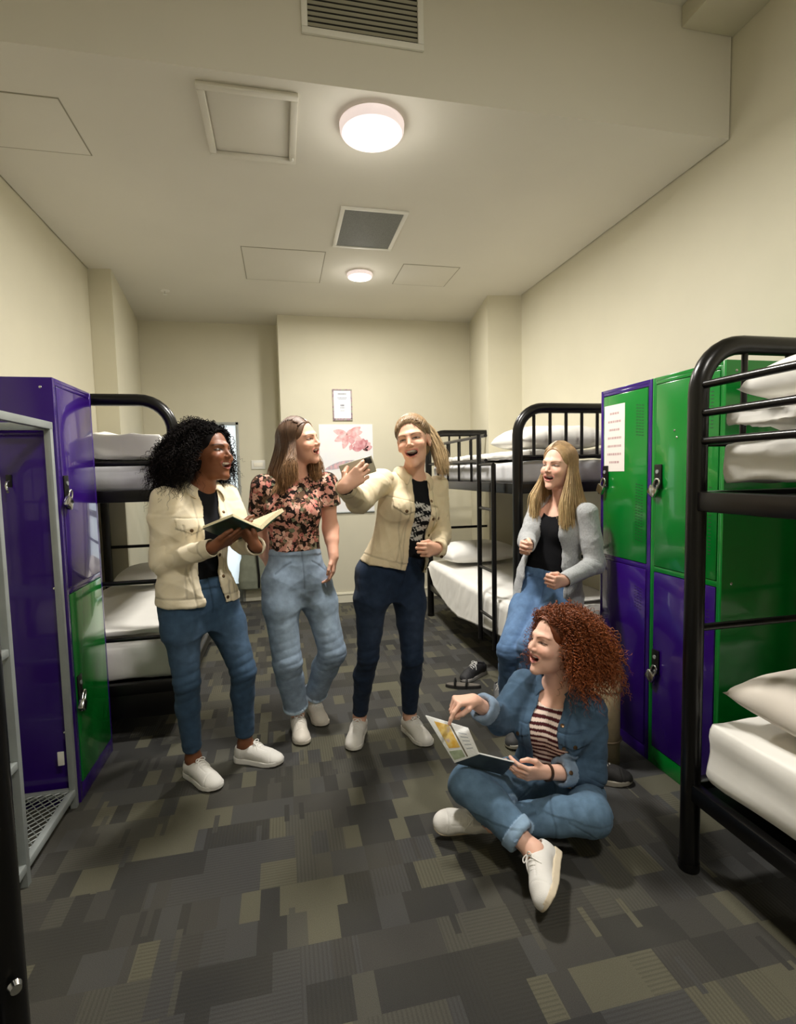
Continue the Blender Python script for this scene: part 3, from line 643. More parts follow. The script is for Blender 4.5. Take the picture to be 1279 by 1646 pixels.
# ------------------------------------------------------------------ sculpting: smooth unions of rounded shapes, meshed as one surface
V3 = lambda *a: np.array(a if len(a) > 1 else a[0], float)
def unit(v): v = np.asarray(v, float); return v/np.linalg.norm(v)
def axis_coords(lo, hi, h, fine):
    x = lo; out = []
    while x < hi:
        out.append(x); st = h
        for a, b, hf in fine:
            if a-h < x < b: st = min(st, hf)
        x += st
    return np.array(out+[x], np.float32)
class Sdf:
    def __init__(s, lo, hi, h, fine=()):
        s.ax = [axis_coords(lo[i], hi[i], h, [(f[0][i], f[1][i], f[2]) for f in fine]) for i in range(3)]
        s.h = h; s.D = np.full([len(a) for a in s.ax], 0.2, np.float32)
    def sl(s, lo, hi, m):
        r = []
        for a, l, u in zip(s.ax, lo, hi):
            i0 = max(0, np.searchsorted(a, l-m)-1); i1 = min(len(a), np.searchsorted(a, u+m)+1)
            if i1-i0 < 1: return None
            r.append(slice(i0, i1))
        return tuple(r)
    def ev(s, p, m):
        fn, lo, hi = p; q = s.sl(lo, hi, m)
        if q is None: return None, None
        x, y, z = s.ax[0][q[0]][:, None, None], s.ax[1][q[1]][None, :, None], s.ax[2][q[2]][None, None, :]
        return q, fn(x, y, z).astype(np.float32)
    def add(s, p, k=0.01):
        q, d = s.ev(p, k+3*s.h)
        if q is None: return s
        a = s.D[q]
        if k > 0:
            h = np.maximum(k-np.abs(a-d), 0)/k; s.D[q] = np.minimum(a, d)-h*h*k*0.25
        else: s.D[q] = np.minimum(a, d)
        return s
    def sub(s, p, k=0.004):
        q, d = s.ev(p, k+2*s.h)
        if q is None: return s
        a = s.D[q]; d = -d; h = np.maximum(k-np.abs(a-d), 0)/max(k, 1e-6); s.D[q] = np.maximum(a, d)+h*h*k*0.25
        return s
    def keep(s, fn):
        x, y, z = s.ax[0][:, None, None], s.ax[1][None, :, None], s.ax[2][None, None, :]
        s.D = np.maximum(s.D, fn(x, y, z).astype(np.float32)); return s
    def shell(s, t): s.D = np.maximum(s.D, -(s.D+t)); return s
    def mesh(s):
        D = s.D; I = D < 0; nx, ny, nz = D.shape
        c = np.zeros((nx-1, ny-1, nz-1), np.uint8)
        for a in (0, 1):
            for b in (0, 1):
                for d in (0, 1): c += I[a:nx-1+a, b:ny-1+b, d:nz-1+d]
        act = (c > 0) & (c < 8); ijk = np.argwhere(act); n = len(ijk)
        vid = np.full(act.shape, -1, np.int32); vid[act] = np.arange(n)
        i, j, k = ijk.T; cor = {}
        for a in (0, 1):
            for b in (0, 1):
                for d in (0, 1): cor[a, b, d] = D[i+a, j+b, k+d]
        acc = np.zeros((n, 3)); cnt = np.zeros(n)
        for ax in range(3):
            for p in (0, 1):
                for q in (0, 1):
                    A = [p, q]; A.insert(ax, 0); B = [p, q]; B.insert(ax, 1)
                    da, db = cor[tuple(A)], cor[tuple(B)]; m = (da < 0) != (db < 0)
                    t = np.where(m, da/np.where(m, da-db, 1), 0)
                    P = np.zeros((n, 3)); P[:] = A; P[:, ax] = t
                    acc += P*m[:, None]; cnt += m
        U = ijk+acc/cnt[:, None]
        V = np.stack([np.interp(U[:, a], np.arange(len(s.ax[a])), s.ax[a]) for a in range(3)], 1)
        F = []
        for ax in range(3):
            u, v = [(1, 2), (2, 0), (0, 1)][ax]
            sa = [slice(None)]*3; sb = [slice(None)]*3; sa[ax] = slice(0, -1); sb[ax] = slice(1, None)
            e = I[tuple(sa)] != I[tuple(sb)]
            E_ = np.argwhere(e); E_ = E_[(E_[:, u] > 0) & (E_[:, v] > 0) & (E_[:, u] < D.shape[u]-1) & (E_[:, v] < D.shape[v]-1)]
            ins = I[E_[:, 0], E_[:, 1], E_[:, 2]]
            def g(du, dv):
                w = E_.copy(); w[:, u] += du; w[:, v] += dv; return vid[w[:, 0], w[:, 1], w[:, 2]]
            q = np.stack([g(-1, -1), g(0, -1), g(0, 0), g(-1, 0)], 1)
            q[~ins] = q[~ins][:, ::-1]; F.append(q)
        return V, np.concatenate(F)
def vnormals(V, F):
    n = np.cross(V[F[:, 2]]-V[F[:, 0]], V[F[:, 3]]-V[F[:, 1]]); N_ = np.zeros_like(V)
    for c in range(4): np.add.at(N_, F[:, c], n)
    return N_/(np.linalg.norm(N_, axis=1, keepdims=True)+1e-12)
def relax(V, F, it=1, lam=0.5):
    e = np.concatenate([F[:, [0, 1]], F[:, [1, 2]], F[:, [2, 3]], F[:, [3, 0]]]); e = np.concatenate([e, e[:, ::-1]])
    cnt = np.bincount(e[:, 0], minlength=len(V))[:, None]
    for _ in range(it):
        s = np.stack([np.bincount(e[:, 0], weights=V[e[:, 1], a], minlength=len(V)) for a in range(3)], 1)
        V = V+(s/np.maximum(cnt, 1)-V)*lam
    return V
def CAP(p0, p1, r0, r1=None, ax=None, fl=1.0):
    p0, p1 = V3(p0), V3(p1); r1 = r0 if r1 is None else r1; d = p1-p0; L2 = max(d@d, 1e-10)
    R = max(r0, r1); g = None if ax is None else unit(ax)
    def fn(x, y, z):
        qx, qy, qz = x-p0[0], y-p0[1], z-p0[2]
        t = np.clip((qx*d[0]+qy*d[1]+qz*d[2])/L2, 0, 1)
        qx, qy, qz = qx-t*d[0], qy-t*d[1], qz-t*d[2]; m = qx*qx+qy*qy+qz*qz
        if g is not None: c = qx*g[0]+qy*g[1]+qz*g[2]; m = m+c*c*(1/fl**2-1)
        D = np.sqrt(m)-(r0+(r1-r0)*t)
        return D*(fl if (g is not None and fl < 0.6) else 1)
    return fn, np.minimum(p0, p1)-R, np.maximum(p0, p1)+R
def CYL(p0, p1, r):
    p0, p1 = V3(p0), V3(p1); d = p1-p0; L = np.linalg.norm(d); d = d/L; R = r+L
    def fn(x, y, z):
        qx, qy, qz = x-p0[0], y-p0[1], z-p0[2]; t = qx*d[0]+qy*d[1]+qz*d[2]
        m = np.sqrt(np.maximum(qx*qx+qy*qy+qz*qz-t*t, 0))-r
        return np.maximum(np.maximum(m, -t), t-L)
    return fn, np.minimum(p0, p1)-r, np.maximum(p0, p1)+r
def ELL(c, r, R=None):
    c, r = V3(c), V3(r); R = np.eye(3) if R is None else np.asarray(R); m = r.max()
    def fn(x, y, z):
        q = (x-c[0], y-c[1], z-c[2]); k0 = 0; k1 = 0
        for a in range(3):
            l = q[0]*R[0, a]+q[1]*R[1, a]+q[2]*R[2, a]; k0 = k0+(l/r[a])**2; k1 = k1+(l/r[a]**2)**2
        k0 = np.sqrt(k0); return k0*(k0-1)/np.sqrt(k1+1e-12)
    return fn, c-m, c+m
class Torso:
    """elliptical trunk along a bent spine; u = to the person's right, v = to the front, s = 0 (hip joints) .. 1 (base of neck)"""
    def __init__(t, hip, waist, chest, neck, rlo, rhi):
        t.P = V3(hip); t.up = unit(V3(neck)-t.P); t.L = np.linalg.norm(V3(neck)-t.P)
        t.ss = [0]; t.cs = [np.zeros(3)]
        for p in (waist, chest, neck):
            s = (V3(p)-t.P)@t.up/t.L; t.ss.append(s); t.cs.append(V3(p)-t.P-t.up*s*t.L)
        t.ss = np.array([-0.5]+t.ss+[1.5]); t.cs = np.array([t.cs[0]]+t.cs+[t.cs[-1]])
        orth = lambda r: unit(V3(r)-t.up*(V3(r)@t.up)); t.r0, t.r1 = orth(rlo), orth(rhi)
        t.f0, t.f1 = np.cross(t.up, t.r0), np.cross(t.up, t.r1)
    def frame(t, s):
        w = np.clip((np.asarray(s)-0.15)/0.6, 0, 1)
        r = t.r0*(1-w)+t.r1*w if np.ndim(s) == 0 else None
        return r
    def coords(t, x, y, z):
        q = (x-t.P[0], y-t.P[1], z-t.P[2]); s = (q[0]*t.up[0]+q[1]*t.up[1]+q[2]*t.up[2])/t.L
        o = [np.interp(s, t.ss, t.cs[:, a]) for a in range(3)]
        w = np.clip((s-0.15)/0.6, 0, 1); u = 0; v = 0
        for a in range(3):
            e = q[a]-o[a]; u = u+e*(t.r0[a]*(1-w)+t.r1[a]*w); v = v+e*(t.f0[a]*(1-w)+t.f1[a]*w)
        return s, u, v
    def pt(t, s, u, v):
        o = np.array([np.interp(s, t.ss, t.cs[:, a]) for a in range(3)]); w = float(np.clip((s-0.15)/0.6, 0, 1))
        return t.P+t.up*s*t.L+o+(t.r0*(1-w)+t.r1*w)*u+(t.f0*(1-w)+t.f1*w)*v
    def solid(t, st, inf=0.0, s0=None, s1=None):
        """st: rows (s, half width, front depth, back depth)"""
        st = np.array(st, float); xs = np.linspace(st[0, 0], st[-1, 0], 80)
        def sm(col):
            y = np.interp(xs, st[:, 0], col)
            for _ in range(6): y[1:-1] = (y[:-2]+2*y[1:-1]+y[2:])/4
            return y+inf
        A, B, C = sm(st[:, 1]), sm(st[:, 2]), sm(st[:, 3]); a0 = st[0, 0] if s0 is None else s0; a1 = st[-1, 0] if s1 is None else s1
        def fn(x, y, z):
            s, u, v = t.coords(x, y, z)
            a = np.interp(s, xs, A); b = np.where(v > 0, np.interp(s, xs, B), np.interp(s, xs, C))
            d = ((np.abs(u)/a)**2.3+(np.abs(v)/b)**2.3)**(1/2.3); d = (d-1)*np.minimum(a, b)
            return np.maximum(d, np.maximum(a0-s, s-a1)*t.L)
        m = 0.32; c0, c1 = t.pt(a0, 0, 0), t.pt(a1, 0, 0)
        return fn, np.minimum(c0, c1)-[0.24, 0.24, 0.05], np.maximum(c0, c1)+[0.24, 0.24, 0.05]
TRUNK = [(-0.22, 0.135, 0.075, 0.085), (-0.10, 0.150, 0.088, 0.112), (0.03, 0.157, 0.098, 0.118), (0.18, 0.141, 0.096, 0.102), (0.34, 0.120, 0.088, 0.083), (0.50, 0.126, 0.092, 0.082),
         (0.66, 0.138, 0.108, 0.088), (0.80, 0.138, 0.094, 0.088), (0.90, 0.118, 0.072, 0.078), (0.97, 0.085, 0.055, 0.066), (1.04, 0.058, 0.048, 0.055)]
# ------------------------------------------------------------------ materials of people
def attr_mat(name, rough, bump=0.0, bscale=100, spec=0.3, namt=0.10, nscale=40, sss=0.0, weave=0.0, fuzz=0.0):
    k = N(name); a = k.n('ShaderNodeAttribute', attribute_name='col'); no = k.noise(k.pos(), nscale, 3)
    c = k.mix(namt*2, a.outputs['Color'], k.ramp(no.outputs[0], [(0.3, (0.3, 0.3, 0.3)), (0.7, (0.7, 0.7, 0.7))]), 'OVERLAY')
    k.set(Base_Color=c, Roughness=rough, Specular_IOR_Level=spec, Subsurface_Weight=sss, Subsurface_Radius=(0.01, 0.004, 0.002), Subsurface_Scale=0.3, Sheen_Weight=fuzz)
    if bump: k.bump(k.noise(k.pos(), bscale, 4).outputs[0], bump, 0.004)
    return k.m
M['skin'] = attr_mat('skin', 0.48, 0.05, 220, 0.4, 0.03, 60)
M['denim'] = attr_mat('denim', 0.85, 0.12, 320, 0.12, 0.22, 28, fuzz=0.05)
M['twill'] = attr_mat('cotton_twill', 0.9, 0.10, 260, 0.12, 0.07, 30, fuzz=0.05)
M['knit'] = attr_mat('wool_knit', 0.95, 0.35, 200, 0.1, 0.16, 120, fuzz=0.3)
M['jersey'] = attr_mat('jersey', 0.9, 0.12, 200, 0.15, 0.05, 60)
M['hair'] = attr_mat('hair', 0.42, 0.0, 100, 0.5, 0.14, 60)
M['darkhair'] = attr_mat('coily_hair', 0.8, 0.0, 100, 0.12, 0.10, 60)
M['canvas'] = attr_mat('sneaker_upper', 0.6, 0.15, 300, 0.3, 0.04, 40)
M['brass'] = simple('jacket_button', srgb(120, 96, 72), 0.35, metal=0.9)

# ------------------------------------------------------------------ heads and hands
class Head:
    def __init__(h, c, theta, pitch, roll, s=1.0):
        f = V3(math.sin(theta), -math.cos(theta), 0); r = V3(-math.cos(theta), -math.sin(theta), 0); u = V3(0, 0, 1)   # r: the person's right
        f2 = f*math.cos(pitch)+u*math.sin(pitch); u2 = -f*math.sin(pitch)+u*math.cos(pitch)
        r2 = r*math.cos(roll)+u2*math.sin(roll); u3 = -r*math.sin(roll)+u2*math.cos(roll)
        h.c, h.s, h.R = V3(c), s, np.stack([r2, f2, u3], 1)
    def w(h, *p): return h.c+h.R@(V3(*p)*h.s)
    def loc(h, P): return (np.asarray(P)-h.c)@h.R/h.s
    def E(h, c, r, rx=0.0):
        R = h.R if not rx else h.R@np.array([[1, 0, 0], [0, math.cos(rx), -math.sin(rx)], [0, math.sin(rx), math.cos(rx)]])
        return ELL(h.w(*c), V3(*r)*h.s, R)
    def C(h, a, b, r0, r1=None): return CAP(h.w(*a), h.w(*b), r0*h.s, (r0 if r1 is None else r1)*h.s)
    def sculpt(h, g, op=1.0):
        """op: how far the mouth is open"""
        g.add(h.E((0, -0.014, 0.034), (0.073, 0.093, 0.084)), 0.0)
        g.add(h.E((0, 0.028, -0.022), (0.060, 0.066, 0.080)), 0.025)
        g.add(h.E((0, 0.037, -0.078-0.005*op), (0.040, 0.045, 0.038)), 0.03)
        g.add(h.E((0, 0.072, -0.103-0.010*op), (0.019, 0.016, 0.014)), 0.025)
        for q in (-1, 1):
            g.add(h.E((q*0.038, 0.066, -0.034), (0.020, 0.021, 0.018)), 0.020)
            g.add(h.C((q*0.012, 0.086, 0.018), (q*0.042, 0.069, 0.016), 0.0045), 0.024)
            g.add(h.E((q*0.072, -0.008, -0.012), (0.009, 0.020, 0.031), 0.15), 0.006)
            g.sub(h.E((q*0.079, 0.000, -0.012), (0.006, 0.010, 0.016), 0.15), 0.004)
            g.sub(h.E((q*0.031, 0.0935, -0.001), (0.0165, 0.0125, 0.0105)), 0.010)
            g.add(h.E((q*0.031, 0.0715, -0.0040), (0.0145, 0.0125, 0.0085)), 0.003)
        g.add(h.C((0, 0.086, 0.006), (0, 0.106, -0.031), 0.0062, 0.0090), 0.012)
        for q in (-1, 1): g.add(h.E((q*0.0105, 0.097, -0.035), (0.0065, 0.009, 0.0065)), 0.006); g.sub(h.E((q*0.0062, 0.102, -0.0415), (0.0028, 0.0045, 0.0035)), 0.002)
        # laughing mouth: lips, cavity, teeth, tongue
        for i in range(12):
            a0, a1 = 2*PI*i/12, 2*PI*(i+1)/12
            p = lambda a: h.mp(0.028*math.cos(a), (0.0085+0.0050*op)*math.sin(a))
            g.add(CAP(h.w(*p(a0)), h.w(*p(a1)), 0.0036*h.s), 0.006)
        p = h.mp(0, 0)
        for q in (-1, -0.33, 0.33, 1):
            m_ = h.mp(q*0.016, 0); g.sub(h.E((m_[0], m_[1]-0.002, m_[2]), (0.0108, 0.024, (0.0072+0.0045*op)*(1-0.28*abs(q)))), 0.003)
        for q in (-0.75, -0.25, 0.25, 0.75):
            m_ = h.mp(q*0.021, (0.0060+0.0032*op)*(1-0.15*abs(q))); g.add(h.E((m_[0], m_[1]-0.007, m_[2]), (0.0075, 0.008, 0.0055)), 0.001)
        m_ = h.mp(0, -0.010*op); g.add(h.E((m_[0], m_[1]-0.016, m_[2]), (0.015, 0.014, 0.006)), 0.002)
    def mp(h, x, z): return (x, 0.0865-10.0*x*x, -0.069+z+11.0*x*x)
    def colours(h, P, col, skin, lip, brow, op=1.0, iris=(0.03, 0.02, 0.012)):
        L = h.loc(P); x, y, z = L.T; ax = np.abs(x)
        near = (np.abs(x) < 0.09) & (np.abs(y) < 0.14) & (np.abs(z) < 0.16)
        def blend(m, c): col[:] = col*(1-m[:, None])+np.array(c)*m[:, None]
        def ss(a, b, v): t = np.clip((v-a)/(b-a), 0, 1); return t*t*(3-2*t)
        fr = near & (y > 0.045)
        ch = np.exp(-(((ax-0.042)/0.020)**2+((z+0.034)/0.016)**2))*fr; blend(ch*0.30, np.array(skin)*np.array([1.06, 0.66, 0.60]))
        ns = np.exp(-((x/0.014)**2+((z+0.034)/0.010)**2))*(y > 0.095); blend(ns*0.2, np.array(skin)*np.array([1.05, 0.72, 0.66]))
        # mouth
        e = 11.0*x*x; zz = z+0.069-e; m = np.sqrt((x/0.028)**2+(zz/(0.0085+0.0050*op))**2)
        lipm = (ss(0.80, 0.90, m)*(1-ss(1.08, 1.24, m)))*fr; blend(lipm*0.75, lip)
        cav = (1-ss(0.80, 0.90, m))*fr; blend(cav, (0.055, 0.012, 0.012))
        tee = cav*ss(0.0000, 0.0015, zz-(0.0002+0.0010*op)); blend(tee, (0.80, 0.77, 0.70))
        tg = cav*(1-ss(-0.0075*op, -0.005*op, zz)); blend(tg*0.8, (0.40, 0.11, 0.10))
        # smiling eyes; greyed whites and widened lash lines also carry painted socket shade
        ex = (ax-0.031)/0.0145; ez = (z+0.003+0.0035*ex*ex); on = fr & (y > 0.05)
        wht = (1-ss(0.8, 1.0, np.sqrt(ex*ex+(ez/0.0024)**2)))*on; blend(wht, (0.46, 0.43, 0.40))
        ir = (1-ss(0.85, 1.0, np.sqrt(((ax-0.031)/0.0064)**2+(ez/0.0030)**2)))*on; blend(ir, iris)
        lash = np.exp(-(np.abs(ez-0.0032)/0.0031)**3)*(1-ss(1.05, 1.30, np.abs(ex)))*on; blend(lash*0.95, np.array(brow)*0.22)
        lo_ = np.exp(-((ez+0.0034)/0.0013)**2)*(1-ss(0.9, 1.1, np.abs(ex)))*on; blend(lo_*0.7, np.array(brow)*0.3)      # lower lashes, with some painted shade under the eye
        bx = (ax-0.033)/0.021; bz = z-0.0190+0.004*(bx-0.2)**2*1.4
        bw = np.exp(-(bz/0.0030)**2)*(1-ss(0.85, 1.1, np.abs(bx)))*fr; blend(bw*0.9, np.array(brow)*0.75)
        return col
def hand_prims(wr, f, n, right, curls, thumb, sc=0.94, spread=6):
    """wr wrist, f direction of the fingers, n direction the palm faces; curls: four (mcp, pip, dip) in degrees; thumb: three points in (thumb side, finger dir, palm normal)"""
    wr = V3(wr); f = unit(f); n = unit(V3(n)-f*(V3(n)@f)); t = np.cross(f, n)*(1 if right else -1)
    W = lambda a, b, c: wr+(t*a+f*b+n*c)*sc
    out = [(CAP(W(0, -0.012, 0), W(0, 0.022, 0), 0.026*sc, 0.029*sc, n, 0.68), 0.012)]
    kx = (0.029, 0.010, -0.010, -0.028); ky = (0.086, 0.090, 0.085, 0.075); kn = ((0.041, 0.025, 0.020), (0.045, 0.028, 0.021), (0.042, 0.026, 0.020), (0.033, 0.020, 0.018))
    tips = []
    for i in range(4):
        out.append((CAP(W(kx[i]*0.55, 0.015, 0.0), W(kx[i], ky[i]-0.004, 0.0), 0.0150*sc, 0.0112*sc, n, 0.9), 0.012))
        p = W(kx[i], ky[i], 0.0); a = 0; sp = math.radians(spread)*(1.5-i)*0.7
        fd = f*math.cos(sp)+t*math.sin(sp); r = (0.0092, 0.0094, 0.0090, 0.0080)[i]*sc
        for j in range(3):
            a += math.radians(curls[i][j]); d = fd*math.cos(a)+n*math.sin(a); q = p+d*kn[i][j]*sc
            out.append((CAP(p, q, r*(1-0.09*j), r*(0.93-0.09*j)), 0.0035)); p = q
        tips.append(p)
    p = W(0.016, 0.016, 0.006)
    for j, tp in enumerate(thumb):
        q = W(*tp); out.append((CAP(p, q, (0.0155, 0.0112, 0.0098)[j]*sc, (0.0120, 0.0100, 0.0082)[j]*sc), 0.006 if j < 1 else 0.0035)); p = q
    tips.append(p)
    return out, tips, (wr, f, n, t)
RELAX = ((22, 28, 14), (26, 32, 16), (30, 36, 18), (34, 38, 18)); FIST = ((62, 82, 50), (66, 86, 52), (70, 88, 52), (74, 88, 50)); HOLD = ((30, 22, 12), (30, 24, 12), (32, 24, 12), (34, 26, 12))
TH_RELAX = ((0.040, 0.045, 0.012), (0.048, 0.075, 0.020), (0.046, 0.098, 0.026)); TH_FIST = ((0.040, 0.045, 0.018), (0.036, 0.072, 0.036), (0.016, 0.086, 0.044)); TH_UP = ((0.046, 0.040, 0.016), (0.058, 0.068, 0.030), (0.056, 0.092, 0.036))

# ------------------------------------------------------------------ people
def limb(g, p, r, k=0.015, fl=None):
    for i in range(len(p)-1): g.add(CAP(p[i], p[i+1], r[i], r[i+1]), k)
def bbox(J, m=(0.28, 0.28, 0.12)):
    P = np.array([v for v in J.values()]); return P.min(0)-m, P.max(0)+m
def calf(kn, an, back, f=0.34, o=0.016): return kn+(an-kn)*f+unit(back)*o
class Person:
    def __init__(s, label, J, head, hs, skin, lip, brow, hands, op=1.0, iris=(0.03, 0.02, 0.012), arm=1.0, leg=1.0, trunk=None, chest_theta=None):
        s.J = J = {k: V3(v) for k, v in J.items()}; s.skin, s.lip, s.brow, s.op, s.iris, s.hands = V3(skin), V3(lip), V3(brow), op, iris, hands
        s.arm, s.leg = arm, leg
        base = (J['hipR']+J['hipL'])/2; s.base = V3(base[0], base[1], 0)
        s.root = thing('person', label, 'person', tuple(s.base))
        s.hip = base; s.T = Torso(base, J['waist'], J['chest'], J['neck'], J['hipR']-J['hipL'], J['shR']-J['shL'])
        s.trunk = trunk or TRUNK
        s.head = Head(J['head'], *head, hs)
    def emit(s, name, V, F, mat, col, smooth=True, par=None):
        return mesh_np(name, V-s.base, F, mat, par or s.root, smooth, col=col)
    def bust(s, g, inf=0.0, drop=0.0, k=0.04, size=1.0):
        for q in (-1, 1): g.add(ELL(s.T.pt(0.655-drop, q*0.066, 0.062), V3(0.062, 0.060, 0.060)*size+inf), k)
    def body(s):
        J = s.J; lo, hi = bbox(J); h = s.head; hl, hh = h.c-0.135*h.s, h.c+0.150*h.s; fine = [(hl, hh, 0.0023)]
        for sd in 'RL':
            w = J['wr'+sd]; f = unit(s.hands[sd]['f']); c = w+f*0.07; fine.append((c-0.105, c+0.105, 0.0030))
        g = Sdf(lo, hi, 0.0075, fine)
        g.add(s.T.solid(s.trunk, -0.010), 0.0); s.bust(g, -0.012)
        up, T = s.T.up, s.T
        nb = J['neck']; hb = h.w(0, -0.016, -0.060)
        g.add(CAP(nb-up*0.035, hb, 0.052*h.s, 0.046*h.s), 0.03)
        g.add(CAP(nb-up*0.015, T.pt(0.90, 0.11, -0.012), 0.042, 0.038), 0.035); g.add(CAP(nb-up*0.015, T.pt(0.90, -0.11, -0.012), 0.042, 0.038), 0.035)
        for sd in 'RL':
            a = s.arm; limb(g, [J['sh'+sd], J['el'+sd], J['wr'+sd]], [0.046*a, 0.036*a, 0.0255*a], 0.03)
            m = J['sh'+sd]*0.6+J['el'+sd]*0.4; g.add(ELL(m, (0.043*a, 0.043*a, 0.060)), 0.02)
            m = J['el'+sd]*0.72+J['wr'+sd]*0.28; g.add(CAP(J['el'+sd]*0.9+J['wr'+sd]*0.1, J['el'+sd]*0.6+J['wr'+sd]*0.4, 0.037*a, 0.034*a), 0.02)
            l = s.leg; limb(g, [J['hip'+sd], J['kn'+sd], J['an'+sd]], [0.072*l, 0.045*l, 0.031], 0.03)
            g.add(CAP(J['an'+sd], J['an'+sd]*0.60+J['he'+sd]*0.40, 0.031, 0.024), 0.02); g.add(CAP(J['an'+sd], J['he'+sd]*0.35+J['to'+sd]*0.65, 0.030, 0.024), 0.02)
        h.sculpt(g, s.op); s.tips = {}
        for sd in 'RL':
            H = s.hands[sd]; pr, tips, fr = hand_prims(J['wr'+sd], H['f'], H['n'], sd == 'R', H.get('c', RELAX), H.get('t', TH_RELAX), H.get('s', 0.93), H.get('sp', 6)); s.tips[sd] = (tips, fr)
            for p, k in pr: g.add(p, k)
        V, F = g.mesh(); V = relax(V, F, 1, 0.3)
        col = np.tile(s.skin, (len(V), 1)); h.colours(V, col, s.skin, s.lip, s.brow, s.op, s.iris)
        for sd in 'RL':      # nails and rosy knuckles
            tips, (wr, f, n, t) = s.tips[sd]
            for q in tips:
                d = np.exp(-(np.linalg.norm(V-(q-n*0.003), axis=1)/0.007)**2); col = col*(1-0.30*d[:, None])+np.minimum(s.skin*V3(1.12, 0.82, 0.80), 1)*0.30*d[:, None]
        s.body_obj = s.emit('body', V, F, M['skin'], col)
        return s
    def garment(s, name, g, mat, colour, amp=0.0, seed=1, freq=14, aniso=(1, 1, 1), mask=None, paint=None, stamp=None, smooth=1, par=None):
        V, F = g.mesh(); V = relax(V, F, smooth, 0.5); n = vnormals(V, F); d = np.zeros(len(V))
        if amp:
            w = wrinkle(V-s.base, seed, freq, aniso=aniso)-0.22; d += amp*w*(1 if mask is None else mask(V))
        col = np.tile(V3(colour), (len(V), 1))
        if stamp is not None:
            dd, col = stamp(V, n, col); d += dd
        V = V+n*d[:, None]
        if paint is not None: col = paint(V, n, col)
        return s.emit(name, V, F, mat, col, par=par)
    def jeans(s, colour, waist=0.30, r=(0.081, 0.056, 0.041), hem=0.06, amp=0.018, seed=5, cuff=None, fade=0.35, baggy=0.0, hemr=None):
        J = s.J; T = s.T; lo, hi = bbox({k: v for k, v in J.items() if k[:2] in ('hi', 'kn', 'an', 'wa', 'pe')}, (0.22, 0.22, 0.12)); g = Sdf(lo, hi, 0.0048)
        st = [(a, b+0.006, c+0.006, d+0.006) for a, b, c, d in s.trunk if a < 0.6]; g.add(T.solid(st, 0.0, s1=waist), 0.0)
        f0 = T.f0; sgn = []
        for sd in 'RL':
            hp, kn, an = J['hip'+sd], J['kn'+sd], J['an'+sd]; out = unit(hp-s.hip)
            bk = unit(np.cross(unit(an-kn), np.cross(unit(an-kn), unit(hp-kn)))+1e-6) if False else -f0
            th = hp+(kn-hp)*0.3+out*0.004
            g.add(CAP(hp-out*0.004, th, r[0]*0.97, r[0]*0.99), 0.05); g.add(CAP(th, kn, r[0]*0.97, r[1]), 0.03)
            ck = kn+(an-kn)*0.32+bk*0.012
            g.add(CAP(kn, ck, r[1], r[1]*0.97), 0.02); g.add(CAP(ck, an+(an-kn)*0.12, r[1]*0.96, r[2]), 0.02)
            g.add(ELL(T.pt(-0.02, (1 if sd == 'R' else -1)*0.070, -0.070), (0.080, 0.078, 0.090)), 0.05)
        for sd in 'RL':
            kn, an = J['kn'+sd], J['an'+sd]; d = unit(an-kn); e = an-d*(hem-0.06)-d*0.0
            g.sub(CYL(e-d*0.035+d*0.0, e+d*0.16, 0.085), 0.002)
            g.sub(CYL(e-d*0.060, e+d*0.1, r[2]-0.006), 0.002)
        base = V3(colour)
        def stamp(V, n, col):
            d = np.zeros(len(V)); x, y, z = V.T; ts, u, v = T.coords(x, y, z)
            for sd in 'RL':
                hp, kn, an = J['hip'+sd], J['kn'+sd], J['an'+sd]
                for c, rr, A, fq, dr in ((kn, 0.10, 0.0045, 150, an-hp), (an, 0.09, 0.0035, 170, an-kn), (hp, 0.11, 0.0018, 105, kn-hp)):
                    q = V-c; l = np.linalg.norm(q, axis=1); dr = unit(dr); along = q@dr+0.012*np.sin(q@np.cross(dr, [0.3, 0.5, 0.8])*40)
                    d += A*np.exp(-(l/rr)**2)*(np.abs(np.sin(along*fq*0.5))-0.5)
                t = np.clip(((V-hp)@unit(kn-hp))/np.linalg.norm(kn-hp), -0.3, 1.6); q = V-(hp+np.clip(t, 0, 1)[:, None]*(kn-hp)); near = np.exp(-(np.linalg.norm(q, axis=1)/(r[0]*1.25))**6)
                fw = np.clip(n@f0, 0, 1)**1.5*np.exp(-((t-0.55)/0.38)**2)*near*fade
                col = col*(1-fw[:, None])+np.minimum(base*1.9+0.05, 0.8)*fw[:, None]
                tt = (V-kn)@unit(an-kn); Ls = np.linalg.norm(an-kn); qq = np.linalg.norm(V-kn-np.clip(tt, 0, Ls+.1)[:, None]*unit(an-kn), axis=1)
                hl = (tt > Ls-0.035-(hem-0.06)-(cuff or 0.012)) & (qq < 0.09)
                if cuff: d += 0.006*hl; col[hl] = np.minimum(base*1.7+0.10, 0.8)
                else: col[hl] = col[hl]*0.82
            fly = np.exp(-((u+0.004)/0.004)**2)*(v > 0)*(ts > -0.05); d -= 0.002*fly
            band = (ts > waist-0.075); d += 0.003*band
            for q in (-1, 1):
                pk = np.exp(-((ts-(0.20-0.9*(np.abs(u)-0.06)-4*(np.abs(u)-0.06)**2))/0.010)**2)*((u*q > 0.055) & (u*q < 0.14))*(v > 0); d -= 0.002*pk; col = col*(1-0.35*pk[:, None])
            col = col*(1-0.3*fly[:, None])
            return d, col
        return s.garment('jeans', g, M['denim'], colour, amp, seed, 11, stamp=stamp, smooth=2)
